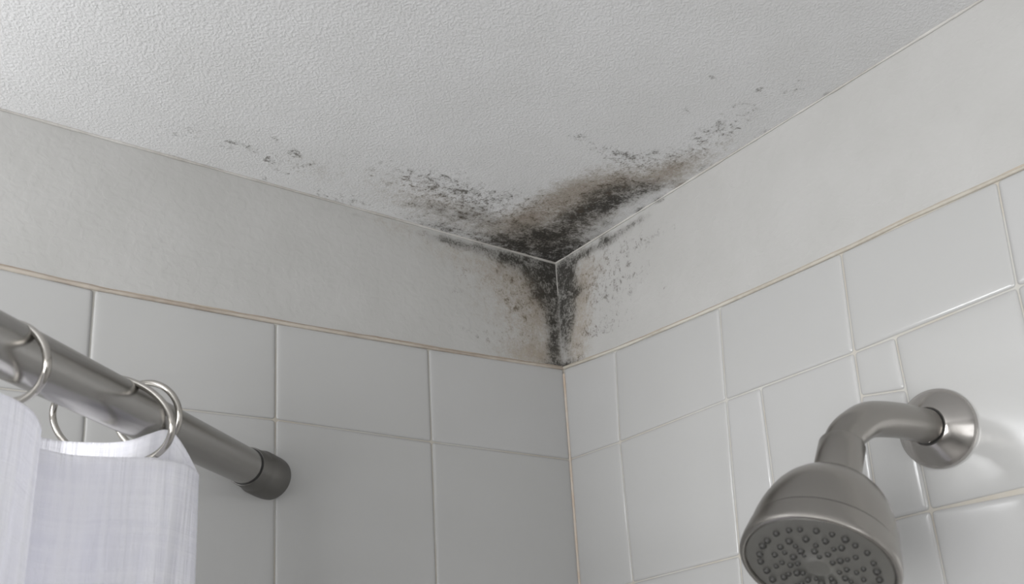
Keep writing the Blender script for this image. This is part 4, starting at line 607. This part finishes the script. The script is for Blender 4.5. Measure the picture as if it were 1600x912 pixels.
 [[2.0335,-0.6636],[2.1875,-0.6636],[2.1875,-0.812],[2.0335,-0.812]],[[2.0335,-0.812],[2.1875,-0.812],[2.1875,-0.9604],[2.0335,-0.9604]],[[2.0335,-0.9604],[2.1875,-0.9604],[2.1875,-1.1088],[2.0335,-1.1088]],[[2.0335,-1.1088],[2.1875,-1.1088],[2.1875,-1.2572],[2.0335,-1.2572]],
 [[2.0335,-1.2572],[2.1875,-1.2572],[2.1875,-1.4056],[2.0335,-1.4056]],[[2.0335,-1.4056],[2.1875,-1.4056],[2.1875,-1.554],[2.0335,-1.554]],[[2.0335,-1.554],[2.1875,-1.554],[2.1875,-1.7024],[2.0335,-1.7024]],[[2.0335,-1.7024],[2.1875,-1.7024],[2.1875,-1.8508],[2.0335,-1.8508]],
 [[2.0335,-1.8508],[2.1875,-1.8508],[2.1875,-1.9992],[2.0335,-1.9992]],[[2.0335,-1.9992],[2.1875,-1.9992],[2.1875,-2.1476],[2.0335,-2.1476]],[[2.0335,-2.1476],[2.1875,-2.1476],[2.1875,-2.296],[2.0335,-2.296]],[[2.0335,-2.296],[2.1875,-2.296],[2.1875,-2.4444],[2.0335,-2.4444]],
 [[2.0335,-2.4444],[2.1875,-2.4444],[2.1875,-2.5928],[2.0335,-2.5928]],
]
TOP_LEFT = [(0.0007, -0.1333), (0.0722, -0.1364), (0.1763, -0.1388), (0.3373, -0.1417), (0.4882, -0.1416), (0.5553, -0.1386), (0.6719, -0.1319)]            # line where the tiling ends
TOP_RIGHT = [(-0.0008, -0.1329), (0.0877, -0.1395), (0.2336, -0.144), (0.3665, -0.145), (0.4437, -0.1433), (0.5158, -0.145)]


def top_at(edge, s):
    return float(np.interp(s, [a for a, _ in edge], [b for _, b in edge]))


def tiled_wall(name, side, tiles, edge, blobs, length):
    fn = (lambda s, d, z: (-s, -d, H + z)) if side == 'L' else (lambda s, d, z: (-d, -s, H + z))
    V, Fc, mat, col, tone = [], [], [], [], []

    def add(v, f, mi, cl=None, tn=0.0):
        b = len(V); V.extend(v); Fc.extend([tuple(b + i for i in q) for q in f]); mat.extend([mi] * len(f))
        col.extend(cl.tolist() if cl is not None else [[0, 0, 0, 1]] * len(v)); tone.extend([tn] * len(v))
    # painted band
    ss = steps(0.50, 0.003, length); zz = np.linspace(0, 1, 52)
    pts, fs, U_, V_ = grid(ss, list(zz), lambda s, t: (s, 0, top_at(edge, s) * t))
    zabs = np.array([p[2] for p in pts])
    add([fn(*p) for p in pts], fs, 0, mould_field(U_, zabs, blobs))
    # grout bed behind the tiles (continues the band down to the floor)
    sg = steps(0.9, 0.02, length)
    pts, fs, _, _ = grid(sg, [0, 1], lambda s, t: (s, 0, top_at(edge, s) if t == 0 else -H))
    add([fn(*p) for p in pts], fs, 1)
    # back of the wall
    if side == 'L': bx = [(0.12, 0.12), (RX - 0.12, 0.12)]
    else: bx = [(0.12, 0.12), (0.12, RY - 0.12)]
    add([(bx[0][0], bx[0][1], 0), (bx[1][0], bx[1][1], 0), (bx[1][0], bx[1][1], H), (bx[0][0], bx[0][1], H)], [(0, 1, 2, 3)], 1)
    # tiles
    rings = [(0.0005, -0.0004), (0.0006, 0.0004), (0.0011, 0.0009), (0.0021, 0.0013), (0.0034, 0.0015), (0.0055, 0.0016), (0.012, 0.00165)]
    rnd = random.Random(9)
    for q in tiles:
        c = [Vector((a, b)) for a, b in q]
        if min(p.x for p in c) > length - 0.01: continue
        c = [Vector((min(p.x, length - 0.002), max(p.y, -H + 0.002))) for p in c]
        if abs(c[0].y - c[3].y) < 0.012 or abs(c[1].x - c[0].x) < 0.012: continue
        tilt = [rnd.uniform(-0.00035, 0.00035) for _ in range(4)]
        v = []
        for ins, hgt in rings:
            ins += 0.0001
            rr = max(0.0, 0.0030 - ins)           # rounded corners
            for i in range(4):
                p = c[i]; a = (c[i - 1] - p).normalized(); b = (c[(i + 1) % 4] - p).normalized()
                sc = 1 / max(0.3, abs(a.x * b.y - a.y * b.x))
                base = p + (a + b) * ins * sc
                for k in range(4):
                    t = k / 3
                    w1 = (1 - t) ** 2; w2 = t ** 2
                    o = base + a * (rr + 0.0006) * w1 + b * (rr + 0.0006) * w2
                    v.append(fn(o.x, hgt + (tilt[i] if hgt > 0.0012 else 0), o.y))
        n = 16; f = []
        for r in range(len(rings) - 1):
            for k in range(n):
                f.append((r * n + k, r * n + (k + 1) % n, (r + 1) * n + (k + 1) % n, (r + 1) * n + k))
        f.append(tuple((len(rings) - 1) * n + k for k in range(n)))
        add(v, f, 2, None, rnd.random())
    me = bpy.data.meshes.new(name); me.from_pydata(V, [], Fc); me.update()
    # make every face look into the room
    nrm = Vector((0, -1, 0)) if side == 'L' else Vector((-1, 0, 0))
    bm = bmesh.new(); bm.from_mesh(me)
    for fc in bm.faces:
        if fc.normal.dot(nrm) < -0.02: fc.normal_flip()
    bm.to_mesh(me); bm.free()
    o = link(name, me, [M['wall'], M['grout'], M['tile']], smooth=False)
    me.polygons.foreach_set('material_index', mat)
    me.polygons.foreach_set('use_smooth', [m == 2 for m in mat])
    set_color(me, 'mould', col)
    t = me.attributes.new('tone', 'FLOAT', 'POINT'); t.data.foreach_set('value', tone)
    return o


wl = tiled_wall('wall_left', 'L', TILES_LEFT, TOP_LEFT, MOULD_LEFT, -RX)
tag(wl, 'white painted band over large white wall tiles, left of the mouldy corner', kind='structure')
wr = tiled_wall('wall_right', 'R', TILES_RIGHT, TOP_RIGHT, MOULD_RIGHT, -RY)
tag(wr, 'white painted band over glossy white wall tiles behind the shower head', kind='structure')


# the other two walls, with window openings, and the floor
def wall_with_hole(name, fn, a0, a1, hole):
    h0, h1, z0, z1 = hole
    V, Fq = [], []
    for (b0, b1, c0, c1) in ((a0, a1, 0, z0), (a0, a1, z1, H), (a0, h0, z0, z1), (h1, a1, z0, z1)):
        b = len(V)
        for d in (0, 0.1):
            V += [fn(b0, c0, d), fn(b1, c0, d), fn(b1, c1, d), fn(b0, c1, d)]
        Fq += [tuple(b + i for i in q) for q in ((0, 1, 2, 3), (4, 7, 6, 5), (0, 4, 5, 1), (1, 5, 6, 2), (2, 6, 7, 3), (3, 7, 4, 0))]
    return tag(from_py(name, V, Fq, M['paint'], smooth=False), kind='structure')


wall_with_hole('wall_far', lambda a, z, d: (RX - d, a, z), RY, 0, WIN1)
wall_with_hole('wall_back', lambda a, z, d: (a, RY - d, z), RX, 0, FILL_WIN)
fl = from_py('floor', [(RX - .1, RY - .1, 0), (.1, RY - .1, 0), (.1, .1, 0), (RX - .1, .1, 0),
                       (RX - .1, RY - .1, -.1), (.1, RY - .1, -.1), (.1, .1, -.1), (RX - .1, .1, -.1)],
             [(0, 1, 2, 3), (7, 6, 5, 4), (0, 4, 5, 1), (1, 5, 6, 2), (2, 6, 7, 3), (3, 7, 4, 0)], M['floor'], smooth=False)
tag(fl, kind='structure')


def window(name, fn, hole):
    a0, a1, z0, z1 = hole
    V, Fq = [], []

    def bar(x0, x1, y0, y1, d0=0.03, d1=0.07):
        b = len(V)
        for d in (d0, d1): V.extend([fn(x0, y0, d), fn(x1, y0, d), fn(x1, y1, d), fn(x0, y1, d)])
        Fq.extend([tuple(b + i for i in q) for q in ((0, 1, 2, 3), (4, 7, 6, 5), (0, 4, 5, 1), (1, 5, 6, 2), (2, 6, 7, 3), (3, 7, 4, 0))])
    t = 0.035; mid = (z0 + z1) / 2
    bar(a0, a1, z0, z0 + t); bar(a0, a1, z1 - t, z1); bar(a0, a0 + t, z0 + t, z1 - t); bar(a1 - t, a1, z0 + t, z1 - t)
    bar(a0 + t, a1 - t, mid - .015, mid + .015)
    return tag(from_py(name, V, Fq, M['frame'], smooth=False), kind='structure')


window('window_1', lambda a, z, d: (RX - d, a, z), WIN1)
window('fill_window_2', lambda a, z, d: (a, RY - d, z), FILL_WIN)  # unseen window added to carry the fill light


# ------------------------------------------------------------------ caulk beads and corner fillers
def bead(name, pts, r, mat, wob=0.0, seed=1, label=None):
    rn = random.Random(seed); pts = [Vector(p) for p in pts]; out = []; rad = []
    for i in range(len(pts) - 1):
        n = max(2, int((pts[i + 1] - pts[i]).length / 0.006))
        for k in range(n): out.append(pts[i].lerp(pts[i + 1], k / n))
    out.append(pts[-1])
    for _ in out: rad.append(r * (1 + rn.uniform(-wob, wob)))
    for i in range(1, len(rad) - 1): rad[i] = (rad[i - 1] + rad[i] + rad[i + 1]) / 3
    return tag(tube(name, out, rad, mat, n=10), label, kind='structure')


def along(edge, side, d, dz, s0, s1):
    P_ = []
    for s in np.linspace(s0, s1, 40):
        z = H + top_at(edge, s) + dz
        P_.append((-s, -d, z) if side == 'L' else (-d, -s, z))
    return P_


bead('trim_1', along(TOP_LEFT, 'L', 0.0002, 0.0012, 0.0, -RX - 0.01), 0.0019, M['bead_brown'], 0.25, 1, 'brownish caulk line along the top of the left tiles')
bead('trim_2', along(TOP_RIGHT, 'R', 0.0002, 0.0012, 0.0, -RY - 0.01), 0.0017, M['bead_pale'], 0.25, 2, 'pale caulk line along the top of the right tiles')
bead('trim_3', along(TOP_LEFT, 'L', 0.0, 0.0034, 0.002, -RX - 0.01), 0.0006, M['bead_line'], 0.8, 3)
bead('trim_4', along(TOP_RIGHT, 'R', 0.0, 0.0032, 0.002, -RY - 0.01), 0.0005, M['bead_line'], 0.8, 4)
bead('trim_5', [(-0.001, -0.0007, H - 0.0007), (-1.0, -0.0007, H - 0.0007), (RX + 0.01, -0.0007, H - 0.0007)], 0.0012, M['bead_light'], 0.45, 5, 'thin filler line between ceiling and left wall')
bead('trim_6', [(-0.0006, -0.001, H - 0.0006), (-0.0006, -1.0, H - 0.0006), (-0.0006, RY + 0.01, H - 0.0006)], 0.0010, M['bead_light'], 0.8, 6, 'thin filler line between ceiling and right wall')
bead('trim_7', [(-0.0006, -0.0006, H - 0.001), (-0.0006, -0.0006, H - 0.042)], 0.0006, M['bead_light'], 0.5, 7)
bead('trim_8', [(-0.0012, -0.0012, H - 0.139), (-0.0012, -0.0012, 0.01)], 0.0017, M['bead_peach'], 0.25, 8, 'peach stained grout line down the tiled corner')

# ------------------------------------------------------------------ shower fixture
FL = Vector((0.0, -0.4165, -0.3075)) + Vector((0, 0, H))
COLLAR = Vector((-0.1309, -0.4165, -0.3412)) + Vector((0, 0, H))
AX = Vector((-0.5803, -0.0802, -0.8104)).normalized()
ARM = [Vector(p) + Vector((0, 0, H)) for p in [(-0.0643, -0.4165, -0.3071), (-0.0881, -0.4165, -0.3109), (-0.1077, -0.4165, -0.3184), (-0.1219, -0.4165, -0.3288), (-0.1293, -0.4165, -0.3378)]]
FL.y = COLLAR.y
shower = empty('wall_shower', (0, FL.y, FL.z))
tag(shower, 'brushed nickel shower head on a bent arm with round wall flange', 'shower')
SH = Vector((0, FL.y, FL.z))


def rel(v): return Vector(v) - SH


lathe('wall_flange', rel(FL), (-1, 0, 0),
      [(0.0, 0.0280), (0.0015, 0.0287), (0.0050, 0.0289), (0.0062, 0.0285), (0.0068, 0.0278), (0.0073, 0.0275), (0.0090, 0.0256), (0.0120, 0.0222),
       (0.0150, 0.0182), (0.0172, 0.0155), (0.0180, 0.0140), (0.0178, 0.0134), (0.0140, 0.0130)], M['nickel_bright'], shower)
lathe('flange_shade_gap', rel(FL), (-1, 0, 0), [(0.0120, 0.0140), (0.0166, 0.0136), (0.0168, 0.0120), (0.0130, 0.0118)], M['gap'], shower)
armpts = [FL + Vector((-0.001, 0, 0)), FL + Vector((-0.03, 0, 0)), FL + Vector((-0.055, 0, 0.0))] + ARM[1:3] + [COLLAR - AX * 0.019 + Vector((0.0012, 0, 0)), COLLAR - AX * 0.009, COLLAR + AX * 0.004]
armcl = catmull(armpts, 10)
tube('arm', [rel(p) for p in armcl], [0.0124 - 0.0012 * (i / len(armcl)) ** 2 for i in range(len(armcl))], M['nickel'], shower, n=48)
lathe('collar', rel(COLLAR), AX, [(-0.0105, 0.0108), (-0.0112, 0.0136), (-0.0100, 0.0144), (0.004, 0.0144), (0.0220, 0.0144), (0.0240, 0.0134), (0.0242, 0.010)],
      M['nickel'], shower)
HEAD = COLLAR + AX * 0.0042 + Vector((-0.0004, 0.0003, 0))
dome = lathe('dome', rel(HEAD), AX, [(0.0165, 0.0120), (0.0178, 0.0155), (0.0192, 0.0190), (0.0218, 0.0235), (0.0252, 0.0275), (0.0300, 0.0313), (0.0355, 0.0345),
      (0.0420, 0.0372), (0.0490, 0.0393), (0.0560, 0.0408), (0.0635, 0.0418), (0.0650, 0.0419)], M['nickel'], shower)
lathe('groove_ring', rel(HEAD), AX, [(0.0642, 0.0412), (0.0653, 0.0419), (0.0661, 0.0412)], M['gap'], shower)
lathe('rim_band', rel(HEAD), AX, [(0.0654, 0.0418), (0.0660, 0.0426), (0.0690, 0.0431), (0.0730, 0.0438), (0.0770, 0.0442), (0.0790, 0.0441), (0.0803, 0.0433),
      (0.0808, 0.0420), (0.0803, 0.0411), (0.0790, 0.0407)], M['nickel'], shower)
FC = 0.0794
face = lathe('face_plate', rel(HEAD), AX, [(0.0745, 0.0408), (FC - 0.0012, 0.0406), (FC - 0.0002, 0.0397), (FC, 0.0380), (FC + 0.0004, 0.0340), (FC + 0.0006, 0.0200),
      (FC + 0.0007, 0.0080), (FC + 0.0011, 0.0074), (FC + 0.0013, 0.0060), (FC + 0.0013, 0.0)], M['nickel_dark'], shower)
lathe('face_gap_ring', rel(HEAD), AX, [(FC - 0.0030, 0.0412), (FC - 0.0004, 0.0412), (FC - 0.0004, 0.0403), (FC - 0.0030, 0.0403)], M['gap'], shower)
a_, x_, y_ = frame_of(AX)
proto = None
rn = random.Random(3)
for rr, cnt, ph, size in ((0.0318, 26, 0.1, 1.0), (0.0245, 16, 0.3, 0.95), (0.0200, 12, 0.15, 0.8), (0.0148, 12, 0.2, 1.0), (0.0108, 8, 0.0, 0.8)):
    for k in range(cnt):
        t = 2 * math.pi * k / cnt + ph + rn.uniform(-0.04, 0.04)
        r1 = rr + rn.uniform(-0.0008, 0.0008)
        pos = rel(HEAD) + a_ * (FC + 0.0002) + (x_ * math.cos(t) + y_ * math.sin(t)) * r1
        if proto is None:
            nz = lathe('nozzle', (0, 0, 0), AX, [(-0.0004, 0.0022), (0.0005, 0.0021), (0.0013, 0.0017), (0.0020, 0.0013), (0.0022, 0.0009), (0.0014, 0.0007), (0.0013, 0.0)], M['rubber'], face, n=16)
            proto = nz
        else:
            nz = proto.copy(); COL.objects.link(nz); nz.parent = face
        nz.location = pos
        nz.scale = (size * rn.uniform(0.8, 1.1),) * 3

# ------------------------------------------------------------------ curtain rod
RE = Vector((-0.3346, 0.0, -0.285)) + Vector((0, 0, H))
RD = -Vector((0.76839, 0.63697, -0.0621)).normalized()            # from the left wall out into the room
RR = 0.0163
wall_off = (0.0205 * math.sqrt(1 - RD.y ** 2)) / abs(RD.y) * 1.0 + 0.0005
S0 = wall_off                                       # the cap's rim touches the wall here
Send = (RX - RE.x) / RD.x - 0.012
rod = empty('curtain_rod', tuple(RE))
tag(rod, 'round brushed steel curtain rod running from the left wall past the rings', 'curtain rod')
REL = lambda s: RD * s
lathe('tube', REL(0), RD, [(S0 + 0.010 + (0.19 - S0) * i / 12, 0.0148 + 0.0009 * i / 12) for i in range(13)], M['rod'], rod, n=64)
lathe('sleeve', REL(0), RD, [(0.172, 0.0155), (0.173, 0.0167)] + [(0.173 + (Send - 0.203) * i / 80, 0.0167) for i in range(1, 81)], M['rod'], rod, n=64)
cap = lathe('end_cap', REL(0), RD, [(S0 - 0.026, 0.0125), (S0 - 0.0255, 0.0172), (S0 - 0.024, 0.0186), (S0 - 0.021, 0.0189), (S0 - 0.002, 0.0187), (S0 + 0.0005, 0.0178), (S0 + 0.003, 0.0170),
      (S0 + 0.0155, 0.0165), (S0 + 0.0165, 0.0160), (S0 + 0.0165, 0.0152)], M['cap'], rod, n=64)
lathe('cap_gap', REL(0), RD, [(S0 + 0.0150, 0.0140), (S0 + 0.0162, 0.0156), (S0 + 0.0175, 0.0154), (S0 + 0.0178, 0.0140)], M['gap'], rod, n=64)
lathe('end_cap', REL(0), RD, [(Send - 0.05, 0.017), (Send - 0.05, 0.0200), (Send, 0.0200), (Send, 0.012)], M['cap'], rod, n=48)
lathe('wall_socket', REL(0) , (0, -1, 0), [(0.0, 0.010), (0.006, 0.010), (0.012, 0.008), (0.018, 0.006)], M['cap'], rod, n=32)

# ------------------------------------------------------------------ curtain
CP = [Vector(p) + Vector((0, 0, H)) for p in [
 (-0.6149,-0.2718,-0.305),(-0.6074,-0.2524,-0.3012),(-0.5859,-0.2412,-0.3039),(-0.5704,-0.2209,-0.301),
 (-0.5552,-0.2058,-0.3013),(-0.5444,-0.1906,-0.303),(-0.5376,-0.1759,-0.3085),(-0.5376,-0.1525,-0.3096),
 (-0.5359,-0.1368,-0.3085),(-0.5271,-0.1364,-0.3099),(-0.5149,-0.1383,-0.312),(-0.5012,-0.142,-0.3127),
 (-0.4873,-0.1461,-0.3128),(-0.4728,-0.1485,-0.312),(-0.4601,-0.1476,-0.3123),(-0.4476,-0.1435,-0.3132),
 (-0.4386,-0.1361,-0.3152),(-0.4347,-0.1292,-0.3165),(-0.4368,-0.1264,-0.3099),(-0.4428,-0.1242,-0.2984),
 (-0.4506,-0.1239,-0.2885),(-0.458,-0.1244,-0.2863),(-0.4672,-0.1235,-0.2902),(-0.4751,-0.1123,-0.2923),
 (-0.4845,-0.1009,-0.2923),(-0.4969,-0.094,-0.2919),(-0.5112,-0.0872,-0.2909),(-0.5221,-0.0883,-0.2905),
 (-0.5308,-0.0911,-0.29),
]]
path = catmull(CP, 9)
dist = [0.0]
for i in range(1, len(path)): dist.append(dist[-1] + (path[i].xy - path[i - 1].xy).length)
drops = [0, 0.002, 0.006, 0.012, 0.02, 0.03, 0.045, 0.065, 0.09, 0.12, 0.16, 0.21, 0.28, 0.38, 0.5, 0.65, 0.85, 1.1, 1.35, 1.55, 1.72]
V, Fq, UV = [], [], []
for i, p in enumerate(path):
    a = path[min(i + 1, len(path) - 1)]; b = path[max(i - 1, 0)]
    t = (a - b); t.z = 0
    nrm = Vector((t.y, -t.x, 0)).normalized() if t.length > 1e-6 else Vector((0, 0, 0))
    for d in drops:
        w = 0.0018 * math.sin(dist[i] * 210 + d * 7) * min(1, d * 12) + 0.0028 * math.sin(dist[i] * 88 + 1 + d * 3) * min(1, d * 8)
        V.append(p + nrm * w + Vector((0, 0, -d)))
nd = len(drops)
for i in range(len(path) - 1):
    for j in range(nd - 1):
        Fq.append((i * nd + j, i * nd + j + 1, (i + 1) * nd + j + 1, (i + 1) * nd + j))
me = bpy.data.meshes.new('shower_curtain'); me.from_pydata([tuple(v - CP[0]) for v in V], [], Fq); me.update()
uvl = me.uv_layers.new(name='UVMap')
for lp in me.loops:
    i, j = divmod(lp.vertex_index, nd)
    uvl.data[lp.index].uv = (dist[i], drops[j])
curtain = link('shower_curtain', me, M['fabric'])
curtain.location = CP[0]
sol = curtain.modifiers.new('thickness', 'SOLIDIFY'); sol.thickness = 0.0007; sol.offset = 0
tag(curtain, 'white gauzy woven curtain hanging in folds from metal rings', 'shower curtain')

# ------------------------------------------------------------------ curtain rings
RINGS = [((-0.4892, -0.1097, -0.2795), (0.0263, -0.0525, -0.0191), (-0.0004, 0.012, -0.0259)), ((-0.4632, -0.0989, -0.2708), (0.0148, -0.0238, -0.0092), (-0.0003, 0.0097, -0.0211)), ((-0.5582, -0.1648, -0.267), (0.0149, -0.0454, -0.0152), (0.0009, 0.0087, -0.0212)), ((-0.6211, -0.2417, -0.271), (0.0211, -0.0489, -0.0181), (0.001, 0.0093, -0.0224))]
labels = ['large thin metal ring reaching over the rod, nearest but one to the wall',
          'small metal ring overlapping the larger ring, closest to the wall end of the rod',
          'metal ring at the left edge, crossing the thick near end of the rod',
          'metal ring further along the rod, out of frame at the left']
for (c, ux, uy), lab in zip(RINGS[:3], labels):
    c = Vector(c) + Vector((0, 0, H)); ux = Vector(ux); uy = Vector(uy)
    pts = [ux * math.cos(t) + uy * math.sin(t) for t in [2 * math.pi * k / 96 for k in range(96)]]
    rg = tube('curtain_ring', pts, 0.0023, M['ring'], n=14, closed=True)
    rg.location = c
    tag(rg, lab, 'curtain ring', 'metal rings on the curtain rod')
